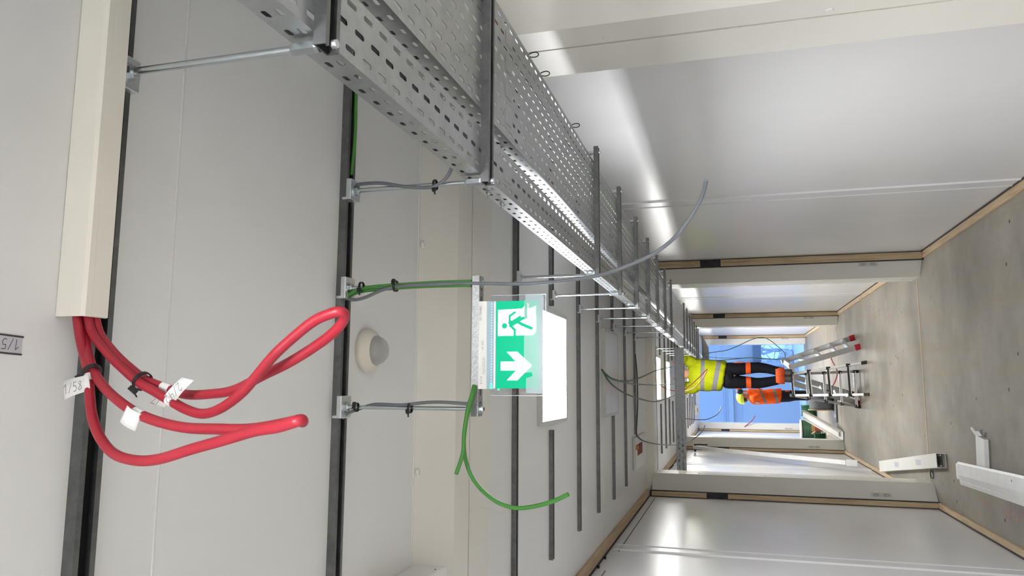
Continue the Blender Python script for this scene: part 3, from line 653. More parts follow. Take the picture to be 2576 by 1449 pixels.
def write(o, nn, q, body, off, h, flip=False):
    q = [Vector(p) for p in q]; ux = (q[1]-q[0]).normalized(); uy = (q[0]-q[3]).normalized(); uy = (uy - ux*uy.dot(ux)).normalized(); og = q[3]
    if flip: ux, uy, og = -ux, -uy, q[1]
    m = hand(MB(), body, og + ux*off[0] + uy*off[1] + nn*.0052, ux, uy, h, .0006, nn); link('handwriting', m, 'ink', o)
o, nn = sheet_tag(red1, TAG1); write(o, nn, TAG1, '1/58', (.006, .006), .0112)
o['label'] = 'white paper tag reading 1/58'
def wrap(parent, a, b, r):
    m = MB(); m.tube([a, b], r, 14); link('tag_band', m, 'paper', parent, smooth=50)
A1 = [Vector(p) for p in C_RED1]
def band(parent, path, i0, i1):
    sp = smoothpath(path, 20); a, b = int(i0*20), int(i1*20)
    link('tag_band', MB().tube(sp[a:b+1:2], .0064, 14), 'paper', parent, smooth=50)
def at(path, k): return Vector(path[k])
band(red1, A1, 3.2, 3.5)
o, nn = sheet_tag(red1, TAG2, cur=.003); o['label'] = 'blank white paper tag'
band(red1, B, 5.7, 6.1)
o, nn = sheet_tag(red2, [TAG3[3], TAG3[0], TAG3[1], TAG3[2]], cur=.001)
q = [TAG3[3], TAG3[0], TAG3[1], TAG3[2]]; write(o, nn, [TAG3[0],TAG3[1],TAG3[2],TAG3[3]], '2/', (.007,.003), .011); o['label'] = 'white paper tag reading 2/'
band(red2, C_RED2, 24.8, 25.25)
qq = [TAG4[3], TAG4[0], TAG4[1], TAG4[2]]
o, nn = sheet_tag(red2, qq, cur=.002); write(o, nn, qq, '2/42', (.004,.004), .0100, True); o['label'] = 'white paper tag reading 2/42'
band(red2, C_RED2, 6.0, 6.3)
def bundle_tie(c, axis, r, label, group=None, headv=(0,-1,0)):
    c = Vector(c); ax = Vector(axis).normalized(); hv = Vector(headv); hv = (hv - ax*hv.dot(ax)).normalized(); sv = ax.cross(hv)
    m = MB(); w = .0028; vs = []; N = 20
    for k in range(N):
        d = hv*math.cos(2*math.pi*k/N) + sv*math.sin(2*math.pi*k/N)
        vs += [c+d*r-ax*w, c+d*(r+.0016)-ax*w, c+d*(r+.0016)+ax*w, c+d*r+ax*w]
    m.add(vs, [(4*k+i, 4*k+(i+1)%4, 4*((k+1)%N)+(i+1)%4, 4*((k+1)%N)+i) for k in range(N) for i in range(4)])
    hc = c + hv*(r+.004); m.bar(hc-sv*.0045, hc+sv*.0045, .0075, .006, hv); m.bar(hc-sv*.002, hc-sv*.012+hv*.003, .0035, .0014, hv)
    return tag(link('cable_tie', m, 'black', bevel=.0004), label, 'cable tie', group)
bundle_tie(at(C_RED1,3).lerp(at(C_RED1b,-4), .45), (.35,.08,.4), .0105, 'black cable tie round the red cables just below the trunking end', None, (-.5,-.6,.8))
bundle_tie(at(C_RED2,4).lerp(at(C_RED2,26), .5), (.02,.01,.04), .0105, 'black cable tie round the red loop nearest the 2/42 tag', None, (-.8,-.5,.2))
# label on the ceiling
def cz(x, y): return (x, y, ZC)
t = thing('ceiling_label', 'grey label strip with dark edges on the ceiling near the trunking, reading 1/5', 'label', (.045,.69,ZC-.001))
ea = Vector((.0045-.0265+.020, .026, 0)).normalized()
a = Vector((.0565, .712, ZC-.0006)); b = Vector((.0350, .7115, ZC-.0006)); dn = Vector((.002,-.040,0))
link('strip', MB().add([a, b, b+dn, a+dn], [(0,1,2,3)]), 'tape', t)
m = MB(); dz = Vector((0,0,-.0006))
for p in (a, b): m.stroke([p+dz, p+dn+dz], .0022, (0,0,1))
link('edge_line', m, 'ink', t)
ux = dn.normalized(); uy = (b-a).normalized()
link('handwriting', hand(MB(), '1/5', a + uy*.004 + ux*.004 + dz, ux, uy, .0125, .0008, (0,0,1)), 'ink', t)
# white corner box lower left
t = thing('junction_box', 'white wall box at the corner of the first frame with a small screw hole', 'box', (-.545, 1.93, .74))
link('body', MB().prism([(1.55,ZC-.001),(1.55,.743),(1.936,.743),(1.941,.748),(1.941,ZC-.022),(1.915,ZC-.001)], 'x', -.85, -.478), 'white', t, bevel=.003)
link('screw', MB().lathe([(0,.001),(.0032,.001),(.0032,-.001),(0,-.001)], (-.478,1.895,.759), 'x', 12), 'stickerdark', t)
# fire call boxes
def callbox(x0, x1, y0, y1, zb, r, label):
    t = thing('alarm_box', label, 'alarm box', ((x0+x1)/2, (y0+y1)/2, zb), 'white boxes with a red square')
    link('housing', MB().box(x0,x1,y0,y1,zb,ZC), 'white', t, bevel=.006)
    link('red_square', MB().box(r[0],r[1],r[2],r[3],zb-.002,zb+.001), 'redlabel', t)
    link('cable_gland', MB().lathe([(0,-.02),(.016,-.02),(.020,-.006),(.024,0),(0,0)], (r[1]-.02,r[2]-.09,zb), 'z', 14), 'gland', t, smooth=40)
callbox(-.720, -.440, 6.62, 7.45, .806, (-.602,-.504,6.73,7.09), 'white box with a red square on the ceiling before the second frame')
callbox(-.66, -.42, 18.3, 19.0, .785, (-.59,-.50,18.5,18.8), 'small white box with a red square by the daylight opening')
# ------------------------------------------------------------------ exit sign on its hung strut
YS = 1.455
t = thing('sign_hanger', 'short bright perforated strut hung on two rods, holding the exit sign', 'hanger', (.084, 1.465, .486))
m = MB(); xa, xb = -.062, .228; zt, zb_ = .5115, .4955
m.prism([(YS,zt),(YS+.028,zt),(YS+.028,zt-.002),(YS+.002,zt-.002),(YS+.002,zb_+.002),(YS+.028,zb_+.002),(YS+.028,zb_),(YS,zb_)], 'x', xa, xb)
m.mat(1)
for k in range(9): m.box(xa+.012+.031*k, xa+.030+.031*k, YS+.010, YS+.017, zb_-.0004, zb_+.0005)
link('strut', m, ['sstrut','black'], t, bevel=.0008)
for x in (.213, -.047):
    link('threaded_rod', MB().tube([(x,YS+.013,.487),(x,YS+.013,ZC-.022)], .0042, 12), 'zinc', t, smooth=50)
    link('coupler', MB().hexnut((x,YS+.013,zt), .0075, .014), 'zinc', t)
    b = MB(); bracket(b, x, YS+.02); link('rail_bracket', b, 'zincb', t, bevel=.0015)
    link('hex_nut', MB().hexnut((x,YS+.013,ZC-.040), .0088, .009).lathe([(.004,0),(.012,0),(.012,.002),(.004,.002)], (x,YS+.013,ZC-.032), 'z', 20), 'zinc', t)
    link('bolt_head', MB().lathe([(0,-.0085),(.0025,-.0085),(.003,-.005),(.0065,-.0085),(.0075,-.007),(.0075,-.001),(.010,-.001),(.010,.001),(0,.001)], (x,YS+.013,zb_), 'z', 20), 'zinc', t, smooth=40)
t = thing('exit_sign', 'green and white running man exit sign with arrow and clear panel under the ceiling', 'exit sign', (.084, YS, .355))
sx = lambda b: .1722-.0002241*(b-360)          # sign face grid -> room
sz = lambda a: .4565-.0002318*(a-365)
yF = YS-.004
link('housing', MB().box(-.0065,.1735, yF, YS+.030, .4768, .4955), 'white', t, bevel=.0012)
link('light_guide', MB().box(-.006,.173, yF+.0015, yF+.018, .4575, .4768), 'ledglow', t)
m = MB()
for k in range(30): m.box(.168-.0056*k-.0016, .168-.0056*k, yF+.0005, yF+.002, .4668, .4678)
link('led_strip', m, 'led', t)
link('led_rail', MB().box(-.004,.171, yF+.0004, yF+.0014, .4585, .4615), 'galv', t)
link('status_led', MB().box(-.006,.004, yF+.0002, yF+.002, .4655, .4685).box(-.0085,-.0055, yF+.006, yF+.010, .452, .455), 'ledgreen', t)
m = MB().mat(0)
m.box(-.0195,.1855, yF+.006, yF+.009, .3535, .4700)
o = link('clear_panel', m, 'clear', t)
e = MB()
for a in ((-.0195,-.0185,.3535,.470),(.1845,.1855,.3535,.470),(-.0195,.1855,.3535,.3545)): e.box(a[0],a[1],yF+.0055,yF+.0095,a[2],a[3])
link('panel_edge', e, 'clearedge', o)
g = link('pictogram_panel', MB().box(sx(1150), sx(360), yF-.0005, yF+.0055, sz(746), sz(362)), 'signgreen', t)
n_ = (0,-1,0)
def S(pts, lift=.001): return [Vector((sx(b), yF-lift, sz(a))) for a, b in pts]
m = MB(); P = S([(381,440),(600,432),(650,385),(662,392),(655,432),(700,425),(728,408),(724,470),(730,560),(728,640),(716,660),(696,674),(381,678)])
m.add(P, [tuple(range(len(P)))])
A_ = S([(408,910),(545,910),(462,822),(560,822),(692,945),(560,1078),(465,1078),(548,990),(408,990)])
m.add(A_, [(0,1,7,8),(1,2,3,4),(1,4,7),(4,5,6,7)])
link('white_symbols', m, 'signwhite', g)
m = MB(); c0 = Vector((sx(587), yF-.0016, sz(442))); N = 24
m.add([c0 + Vector((.0057*math.cos(2*math.pi*k/N), 0, .0057*math.sin(2*math.pi*k/N))) for k in range(N)], [tuple(range(N))])
w = .0002278; lf = 0
for pts, ww in (([(537,465),(489,497),(488,560)],20),([(489,552),(515,560)],34),([(500,575),(585,522)],46),([(575,530),(640,513),(634,470),(642,400)],24),([(555,548),(600,575),(688,614)],26),([(492,583),(537,625),(537,676)],21)):
    lf += .00012; m.stroke(S(pts, .0016+lf), ww*w, n_)
link('running_man', m, 'signgreen', g)
# pale translucent sheet paints the lamp's reflection over the lower part
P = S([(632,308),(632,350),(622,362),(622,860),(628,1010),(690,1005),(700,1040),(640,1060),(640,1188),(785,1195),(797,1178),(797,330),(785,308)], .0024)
m = MB().add(P, [tuple(range(len(P)))]); link('reflection_veil', m, 'veil', t)
tm = MB(); DX, DZ = (1,0,0), (0,0,1)
text_mb('ID: 709482', .0066, (.1335,yF-.0004,.4885), DX, DZ, tm)
text_mb('E.T.N', .0068, (.0035,yF-.0004,.4860), DX, DZ, tm)
for q, l in ((.4838,'IP 42 - 230 V - 50/60 Hz - LED'),(.4815,'Made for emergency exit lighting'),(.4793,'Ta 0-35 C   cl. I   mm 30 m')): text_mb(l, .0026, (.024,yF-.0004,q), DX, DZ, tm)
text_mb('CE  EAC', .0055, (.073,yF-.0004,.4838), DX, DZ, tm)
link('printed_text', tm, 'stickerdark', t)
# cables round the sign
G = 'cables at the exit sign'
cable('grey_cable', C_GREY1, .0036, 'gcable', 'long loose grey cable running past the exit sign and curving to the right wall', G)
cable('green_cable', C_GRN1, .0036, 'green', 'green cable on the right-hand sign rod, upper of the pair', G)
cable('green_cable', C_GRN2, .0036, 'green', 'green cable on the right-hand sign rod, lower of the pair', G)
cable('green_cable', C_GRN3, .0040, 'green', 'short green cable end hanging left below the sign strut', G)
cable('green_cable', C_GRN4, .0040, 'green', 'long green cable curling down left below the exit sign', G)
cable('grey_cable', C_GREY2, .0034, 'gcable', 'grey cable tied along the left-hand sign rod', G)
cable('green_cable', C_GRNR, .0040, 'green', 'green cable lying inside the ceiling rail near the cable tray', G)
cable('grey_cable', C_GREY3, .0040, 'gcable', 'grey cable sagging along the hanger rod up into the narrow tray', G)
TG = 'small cable ties on the rods'
bundle_tie((.214,YS+.010,.772), (0,0,1), .0100, 'small black cable tie at the top of the right-hand sign rod', TG, (-.6,-1,0))
bundle_tie((.213,YS+.009,.690), (0,0,1), .0110, 'small black cable tie midway on the right-hand sign rod', TG, (.8,-1,0))
bundle_tie((-.047,YS+.010,.775), (0,0,1), .0085, 'small black cable tie at the top of the left-hand sign rod', TG, (.6,-1,0))
bundle_tie((-.047,YS+.010,.650), (0,0,1), .0095, 'small black cable tie midway on the left-hand sign rod', TG, (-.6,-1,0))
bundle_tie((.436,1.478,.608), (0,0,1), .0105, 'small black cable tie on the trapeze hanger rod with the grey cable', TG, (-.9,-.6,0))
# far cables
G = 'cables strung along the far corridor'
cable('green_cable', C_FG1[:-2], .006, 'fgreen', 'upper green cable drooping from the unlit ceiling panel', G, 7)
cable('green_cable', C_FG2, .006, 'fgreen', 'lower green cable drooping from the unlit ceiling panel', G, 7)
cable('grey_cable', C_FGR, .006, 'gcable', 'grey cable sweeping in front of the yellow jacket', G, 7)
cable('brown_cable', C_FRED, .006, 'cardred', 'brown-red cable loop in front of the yellow jacket', G, 7)
cable('dark_cable', C_FDK, .006, 'dcable', 'dark cable looping from the alarm box across the second frame', G, 7)
cable('grey_cable', C_FGR2, .007, 'gcable', 'grey cable end hooked in the air before the daylight opening', G, 7)
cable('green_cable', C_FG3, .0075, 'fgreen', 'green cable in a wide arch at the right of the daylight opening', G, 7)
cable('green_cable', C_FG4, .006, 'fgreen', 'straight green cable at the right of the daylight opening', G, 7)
cable('pink_cable', C_PINK, .013, 'mauve', 'pinkish cable stub at the left edge of the daylight opening', G, 7)
cable('red_cable', C_REDF, .012, 'red', 'red cable lying on the floor behind the ladders', G, 7)
# ------------------------------------------------------------------ things on the floor
t = thing('trunking_piece', 'white rectangular trunking length with an open dark end lying past the second frame', 'trunking', (-.8, 8.7, ZF))
d0, d1 = Vector((-.625,7.42,0)), Vector((-.945,10.15,0)); dr = (d1-d0).normalized(); sd_ = Vector((dr.y,-dr.x,0))
m = MB(); w2, hh = .062, .076
vs = []
for p in (d0, d1):
    for a, z in ((-w2,0),(w2,0),(w2,hh),(-w2,hh)): vs.append(p+sd_*a+Vector((0,0,ZF+.001+z)))
    for a, z in ((-w2+.005,.005),(w2-.005,.005),(w2-.005,hh-.005),(-w2+.005,hh-.005)): vs.append(p+sd_*a+Vector((0,0,ZF+.001+z)))
m.add(vs, [(i,(i+1)%4,8+(i+1)%4,8+i) for i in range(4)] + [(4+i,12+i,12+(i+1)%4,4+(i+1)%4) for i in range(4)] + [(i,4+i,4+(i+1)%4,(i+1)%4) for i in range(4)] + [(12,13,14,15)])
link('channel', m, 'white', t)
l = MB()
for a in (-.045,.045): l.bar(d0+sd_*a+Vector((0,0,ZF+hh*.55)), d0+dr*.9+sd_*a+Vector((0,0,ZF+hh*.55)), .012, .006)
link('inner_rib', l, 'white', t)
for f in (.25,.62):
    s_ = MB(); c = d0.lerp(d1,f)+Vector((0,0,ZF+hh+.0016)); s_.add([c-sd_*.03-dr*.1, c+sd_*.02-dr*.12, c+sd_*.03+dr*.12, c-sd_*.025+dr*.1], [(0,1,2,3)])
    link('dust_patch', s_, 'tape', t)
PL = [((-.700,6.995),(-.655,5.0),0,.150,'lowest and leftmost white trunking lid of the stack'),((-.690,6.93),(-.640,4.9),1,.150,'white trunking lid second from the bottom of the stack'),
      ((-.668,6.98),(-.618,4.9),2,.125,'white trunking lid in the middle of the stack, jutting out farthest'),((-.655,6.86),(-.592,4.9),3,.135,'white trunking lid second from the top of the stack'),
      ((-.640,6.83),(-.578,4.9),4,.120,'topmost white trunking lid of the stack with a small hole')]
for a, b, k, w_, lab in PL:
    A2, B2 = Vector((*a,0)), Vector((*b,0)); dr = (B2-A2).normalized(); s2 = Vector((-dr.y,dr.x,0)); z = ZF+.002+.0125*k
    m = MB(); h2 = w_/2; vs = []
    prof = [(-h2,-.006),(-h2,.003),(-h2*.72,.006),(h2*.72,.006),(h2,.003),(h2,-.006),(h2-.003,-.006),(h2-.003,.001),(h2*.7,.004),(-h2*.7,.004),(-h2+.003,.001),(-h2+.003,-.006)]
    for p in (A2, B2): vs += [p+s2*q+Vector((0,0,z+.006+v)) for q, v in prof]
    nP = len(prof); m.add(vs, [(i,(i+1)%nP,nP+(i+1)%nP,nP+i) for i in range(nP)] + [tuple(range(nP)), tuple(range(nP,2*nP))])
    if k == 4: m.mat(1).lathe([(0,.0125),(.009,.0125)], (-.588,5.62,z), 'z', 12)
    tag(link('white_plank', m, ['whitealu','stickerdark']), lab.replace('trunking lid','plank'), 'plank', 'white planks stacked on the floor')
t = thing('trunking_offcut', 'short white trunking offcut with a torn end lying beside the plank stack', 'trunking', (-.45, 6.37, ZF))
o0, o1 = Vector((-.352,6.36,ZF+.002)), Vector((-.62,6.39,ZF+.002))
dr = (o1-o0).normalized(); s2 = Vector((-dr.y,dr.x,0)); m = MB(); vs = []
prof = [(-.13,0),(-.13,.03),(.02,.03),(.02,.012),(.13,.012),(.13,0)]
for p in (o0, o1): vs += [p+s2*(-q)+Vector((0,0,v)) for q, v in prof]
m.add(vs, [(i,(i+1)%6,6+(i+1)%6,6+i) for i in range(6)]+[tuple(range(6)),tuple(range(6,12))]); link('channel', m, 'whitealu', t, bevel=.002)
m = MB(); m.add([(-.35,6.44,ZF+.03),(-.30,6.47,ZF+.05),(-.285,6.42,ZF+.055),(-.33,6.40,ZF+.03),(-.35,6.38,ZF+.032),(-.315,6.39,ZF+.045),(-.312,6.33,ZF+.035),(-.345,6.30,ZF+.02)], [(0,1,2,3),(4,5,6,7)])
o = link('torn_flap', m, 'whitealu', t); s = o.modifiers.new('t','SOLIDIFY'); s.thickness = .003
m = MB().tube([Vector((-.845+.05*math.cos(a), 7.90+.0*a, ZF+.055+.05*math.sin(a))) for a in [2*math.pi*k/20 for k in range(21)]], .003, 6)
m = MB().tube([Vector((-.80+.035*math.cos(a), 7.93+.06*math.sin(a), ZF+.006)) for a in [2*math.pi*k/20 for k in range(21)]], .004, 6)
tag(link('wire_ring', m, 'dcable', smooth=60), 'small dark wire ring on the floor at the foot of the second frame', 'ring')
# spray marks
m = MB()
up_ = lambda st: [Vector((p[0],p[1],ZF+.001)) for p in st]
for st in (PK_O1, PK_L1, PK_V1): m.stroke(up_(st), .013, (0,0,1))
for k in range(3): m.stroke(up_([PINK_pts[2*k], PINK_pts[2*k+1]]), .006, (0,0,1))
for st in (PKF_a, PKF_b, PKF_c): m.stroke(up_(st), .016, (0,0,1))
link('spray_marking', m, 'pink', fl)
# ------------------------------------------------------------------ ladders
t = thing('step_ladder', 'black and aluminium folding ladder with thin rails standing in front', 'ladder', (.05, 11.4, ZF))
V_ = Vector
fr = [(V_((.188,11.38,-.815)), V_((.341,11.08,ZF+.02))), (V_((-.112,11.38,-.835)), V_((-.088,11.02,ZF+.02)))]
rr = [(V_((.186,11.42,-.815)), V_((.236,11.82,ZF+.02))), (V_((-.112,11.42,-.835)), V_((-.270,11.78,ZF+.02)))]
for (a, b), mt in ((fr[0],'alubright'),(fr[1],'alubright'),(rr[0],'alu'),(rr[1],'alu')):
    link('rail', MB().bar(a, b, .034, .022), mt, t, bevel=.003)
    link('foot', MB().bar(b-(b-a).normalized()*.05, b+(b-a).normalized()*.02, .042, .030), 'black', t, bevel=.003)
    link('cap', MB().bar(a-(b-a).normalized()*.03, a+(b-a).normalized()*.03, .046, .034), 'black', t, bevel=.003)
for pr, ks, mt in ((fr,(.02,.26,.52,.78),'black'),(rr,(.24,.5,.74,.96),'alu')):
    for k in ks:
        a, b = pr[0][0].lerp(pr[0][1],k), pr[1][0].lerp(pr[1][1],k)
        link('rung', MB().bar(a,b,.030,.034), mt, t, bevel=.003)
        link('rung_edge', MB().bar(a+V_((0,-.019,-.012)),b+V_((0,-.019,-.012)),.006,.010), 'alubright', t)
        for e in (a, b): link('rung_joint', MB().bar(e+V_((0,0,-.028)),e+V_((0,0,.028)),.044,.040,(0,1,0)), 'black', t, bevel=.003)
t = thing('double_ladder', 'wide aluminium double ladder with red feet carrying the worker in yellow', 'ladder', (.2, 11.8, ZF))
rA = [(V_((.285,11.35,-.80)), V_((.578,11.52,ZF+.02))), (V_((.375,11.78,-.735)), V_((.735,11.98,ZF+.02)))]
lA = [(V_((.060,11.45,-.855)), V_((-.222,11.85,ZF+.02))), (V_((.170,11.86,-.86)), V_((-.10,12.25,ZF+.02)))]
for pr in (rA, lA):
    for a, b in pr:
        d = (b-a).normalized(); sd2 = (pr[0][0]-pr[1][0]).normalized()
        link('rail', MB().bar(a, b, .024, .075, d.cross(sd2)), 'alu', t, bevel=.003)
        link('foot', MB().bar(b-d*.06, b+d*.02, .030, .085, d.cross(sd2)), 'redfoot', t, bevel=.004)
    for k in (.03,.24,.46,.68,.86):
        a, b = pr[0][0].lerp(pr[0][1],k), pr[1][0].lerp(pr[1][1],k); link('rung', MB().bar(a,b,.075,.028), 'alu', t, bevel=.003)
link('hinge', MB().bar(rA[0][0]+V_((-.01,0,-.05)), lA[0][0]+V_((.01,0,0)), .03, .05).bar(rA[1][0]+V_((0,0,-.09)), lA[1][0], .03, .05), 'alu', t, bevel=.004)
# ------------------------------------------------------------------ drums, reels, boxes by the third frame
def drum(name, c, axis, r_fl, r_core, w, mats, label, cat, group=None):
    t = thing(name, label, cat, (c[0], c[1], ZF), group); a = w/2; tf = .02
    for s in (-1, 1): link('flange', MB().lathe([(.03,s*a-tf/2),(r_fl,s*a-tf/2),(r_fl,s*a+tf/2),(.03,s*a+tf/2),(.03,s*a-tf/2)], c, axis, 40), mats[0], t, smooth=40)
    prof = [(.03,-a)]; n = 12
    for k in range(n):
        h = -a+tf/2+(w-tf)*(k+.5)/n; prof += [(r_core-.004, h-(w-tf)/n*.45), (r_core+.003, h)]
    prof += [(.03,a)]
    link('wound_cable', MB().lathe(prof, c, axis, 40), mats[1], t, smooth=50); return t
drum('cable_drum', (-.215, 14.62, ZF+.225), 'x', .225, .205, .36, ('ply','drumgrey'), 'big grey wound cable drum with plywood sides behind the ladder', 'cable drum')
drum('cable_reel', (-.86, 16.9, ZF+.21), 'z', .20, .185, .38, ('palewood','dgreen'), 'standing reel of dark green cable with a pale top board', 'cable reel', 'reels of dark green cable')
drum('cable_reel', (-.50, 17.7, ZF+.16), 'x', .16, .15, .22, ('dgreen','dgreen'), 'dark green cable coil behind the grey drum', 'cable reel', 'reels of dark green cable')
drum('cable_reel', (-.985, 16.3, ZF+.10), 'z', .085, .08, .18, ('dgreen','dgreen'), 'small dark green coil in front of the pale board reel', 'cable reel', 'reels of dark green cable')
t = thing('carton', 'small open brown and red cardboard carton in front of the green reel', 'carton', (-.80, 16.2, ZF))
m = MB(); x0,x1,y0,y1,z0,z1 = -.86,-.74,16.1,16.3,ZF+.002,ZF+.20
m.box(x0,x1,y0,y0+.006,z0,z1).box(x0,x1,y1-.006,y1,z0,z1).box(x0,x0+.006,y0,y1,z0,z1).box(x1-.006,x1,y0,y1,z0,z1).box(x0,x1,y0,y1,z0,z0+.006); link('box', m, 'cardred', t)
link('flap', MB().bar((x0-.05,y0,z1+.07),(x0,y0,z1),.20,.005,(1,0,1)).box(x0,x1,y0,y0+.005,z1,z1+.07), 'card', t)
t = thing('flat_panel', 'flat dark grey strip with pale print lying before the cable drum', 'panel', (-.42, 14.5, ZF))
link('plate', MB().box(-.60,-.20,14.25,14.62,ZF,ZF+.03), 'gcable', t, bevel=.003); link('pale_print', MB().box(-.52,-.28,14.28,14.50,ZF+.0301,ZF+.0312), 'tape', t)
t = thing('trunking_channel', 'long white open trunking channel propped from the floor up to the drum', 'trunking', (-.75, 14.3, ZF))
c0, c1 = V_((-.79,13.60,ZF+.012)), V_((-.485,15.0,-1.30)); d = (c1-c0).normalized(); sd2 = d.cross(V_((0,0,1))).normalized(); up = sd2.cross(d)
m = MB(); vs = []; prof = [(-.075,.07),(-.075,0),(.075,0),(.075,.07),(.068,.07),(.068,.007),(-.068,.007),(-.068,.07)]
for p in (c0, c1): vs += [p+sd2*a+up*b for a, b in prof]
m.add(vs, [(i,(i+1)%8,8+(i+1)%8,8+i) for i in range(8)]+[(0,1,6,7),(1,2,5,6),(2,3,4,5),(8,9,14,15),(9,10,13,14),(10,11,12,13)]); link('channel', m, 'whitealu', t)
link('inner_lid', MB().bar(c0+up*.03+d*.1, c1+up*.03, .07, .012, up), 'whitealu', t)
tag(link('paper_scrap', MB().ball((-.87,15.55,ZF+.028),.03,5,(1,1.2,.9)), 'paper'), 'small crumpled white scrap on the floor by the carton', 'scrap')
# leaning trim on the left wall of the third bay
t = thing('leaning_channel', 'long white channel leaning along the left wall before the third frame', 'trunking', (-.93, 10.4, ZF))
a, b = V_((-.985,12.85,.62)), V_((-.945,10.50,-1.38))
link('channel', MB().bar(a,b,.03,.055,(1,0,0)), 'whitealu', t, bevel=.004)
link('end_piece', MB().bar(b, b+V_((0,-.03,-.13)), .04, .08,(1,0,0)), 'whitealu', t, bevel=.004)
link('bracket', MB().bar((-1.06,12.9,.60),(-.93,12.9,.60),.03,.03).bar((-.94,12.9,.60),(-.94,12.9,.40),.025,.025,(0,1,0)), 'black', t)
# ------------------------------------------------------------------ people
def fingers(V, E, Rr, key, w, d, side):
    """palm and five fingers continuing from wrist point w along d"""
    w, d = V_(w), V_(d).normalized(); s = V_(side).normalized(); nrm = d.cross(s)
    V[key+'p'] = w + d*.055; E.append((key, key+'p')); Rr[key+'p'] = (.036,.018) if False else .026
    V[key+'q'] = w + d*.085; E.append((key+'p', key+'q')); Rr[key+'q'] = .024
    for i, (o, ln) in enumerate(((-.027,.062),(-.009,.075),(.009,.070),(.026,.056))):
        b = key+'f%d' % i; V[b] = w + d*.105 + s*o; V[b+'m'] = V[b] + d*ln*.5 + nrm*.010; V[b+'t'] = V[b+'m'] + d*ln*.42 + nrm*.022
        E += [(key+'q', b), (b, b+'m'), (b+'m', b+'t')]; Rr[b] = .010; Rr[b+'m'] = .009; Rr[b+'t'] = .008
    b = key+'th'; V[b] = w + d*.045 - s*.034; V[b+'t'] = V[b] + d*.045 - s*.018 + nrm*.012; E += [(key+'p', b), (b, b+'t')]; Rr[b] = .012; Rr[b+'t'] = .009
# --- worker on the ladder
py = 11.30
t = thing('person', 'person in a hi-vis yellow jacket and dark trousers standing on the aluminium ladder, arms raised', 'person', (.16, 11.5, -.84))
V = dict(pel=(.165,py,.03), bel=(.165,py,.20), che=(.175,py,.42), nk=(.18,py-.01,.575), hd=(.19,py-.05,.655), top=(.20,py-.09,.735),
         ls=(.00,py,.52), le=(-.035,py-.06,.66), lw=(.045,py-.20,.735), rs=(.34,py,.52), re=(.415,py-.05,.63), rw=(.40,py-.20,.735),
         lh=(.085,py,.0), lk=(.055,py+.05,-.40), la=(.125,py+.0,-.765), lt=(.110,py+.12,-.805), rh=(.25,py,.0), rk=(.288,py+.05,-.40), ra=(.205,py+.0,-.765), rt=(.230,py+.12,-.805))
E = [('pel','bel'),('bel','che'),('che','nk'),('nk','hd'),('hd','top'),('che','ls'),('ls','le'),('le','lw'),('che','rs'),('rs','re'),('re','rw'),('pel','lh'),('lh','lk'),('lk','la'),('la','lt'),('pel','rh'),('rh','rk'),('rk','ra'),('ra','rt')]
Rr = dict(pel=.13,bel=.125,che=.145,nk=.055,hd=.085,top=.075,ls=.06,le=.045,lw=.03,rs=.06,re=.045,rw=.03,lh=.09,lk=.06,la=.036,lt=.026,rh=.09,rk=.06,ra=.036,rt=.026)
fingers(V, E, Rr, 'lw', V['lw'], (.4,-.5,.12), (0,.2,.9)); fingers(V, E, Rr, 'rw', V['rw'], (-.25,-.6,.12), (0,.2,.9))
skin_body('body', V, E, Rr, 'skin', t, 'pel')
link('hair', MB().ball((.20,py-.045,.715), .098, 10, (.85,1,.78)), 'hair', t, smooth=180)
fc = MB(); fc.ball((.165,py-.185,.70),.011,5).ball((.225,py-.185,.70),.011,5).ball((.195,py-.195,.672),.014,5,(.8,1,1.2)).ball((.11,py-.09,.69),.02,5,(.5,.8,1.2)).ball((.285,py-.09,.69),.02,5,(.5,.8,1.2)); link('face', fc, 'skin', t, smooth=180)
m = MB(); m.loft([((.165,py,.075),.205,.155,-.045),((.165,py,.10),.222,.165,-.04),((.167,py,.18),.225,.165,-.03),((.17,py,.30),.228,.160,-.015),((.172,py,.42),.235,.155,-.01),((.174,py,.52),.225,.135,0),((.178,py,.575),.16,.11,0),((.18,py,.60),.085,.085,0)], 28)
for s, e, w in (('ls','le','lw'),('rs','re','rw')):
    a, b, c = V_(V[s]), V_(V[e]), V_(V[w]); m.tube(smoothpath([a.lerp(V_(V['che']),.3), a, a.lerp(b,.5), b, b.lerp(c,.5), c], 3), [.095]*4+[.088]*3+[.080]*3+[.072]*3+[.060]*2+[.056], 18)
o = link('jacket', m, 'hivisy', t, smooth=180)
tx = bpy.data.textures.new('folds', 'CLOUDS'); tx.noise_scale = .10
def fold(o, st, sc=2):
    s = o.modifiers.new('sub', 'SUBSURF'); s.levels = s.render_levels = sc
    d = o.modifiers.new('folds', 'DISPLACE'); d.texture = tx; d.strength = st; d.mid_level = .5; d.texture_coords = 'LOCAL'
fold(o, .035, 1)
m = MB()
for h, k, f, s in (('lh','lk','la',-1),('rh','rk','ra',1)):
    a, b, c = V_(V[h]), V_(V[k]), V_(V[f])
    m.loft([(a+V_((-s*.01,0,.12)),.115,.135,0),(a+V_((0,0,.02)),.108,.128,0),(a.lerp(b,.35),.092,.115,0),(a.lerp(b,.7),.083,.10,0),(b,.076,.092,0),(b.lerp(c,.3),.072,.088,0),(b.lerp(c,.65),.066,.080,0),(c+V_((0,0,.02)),.070,.085,0)], 20)
m.loft([((.165,py,-.06),.10,.12,0),((.165,py,.03),.19,.145,0),((.165,py,.12),.195,.145,0)], 20)
o = link('trousers', m, 'trou', t, smooth=180); fold(o, .02, 1)
m = MB()
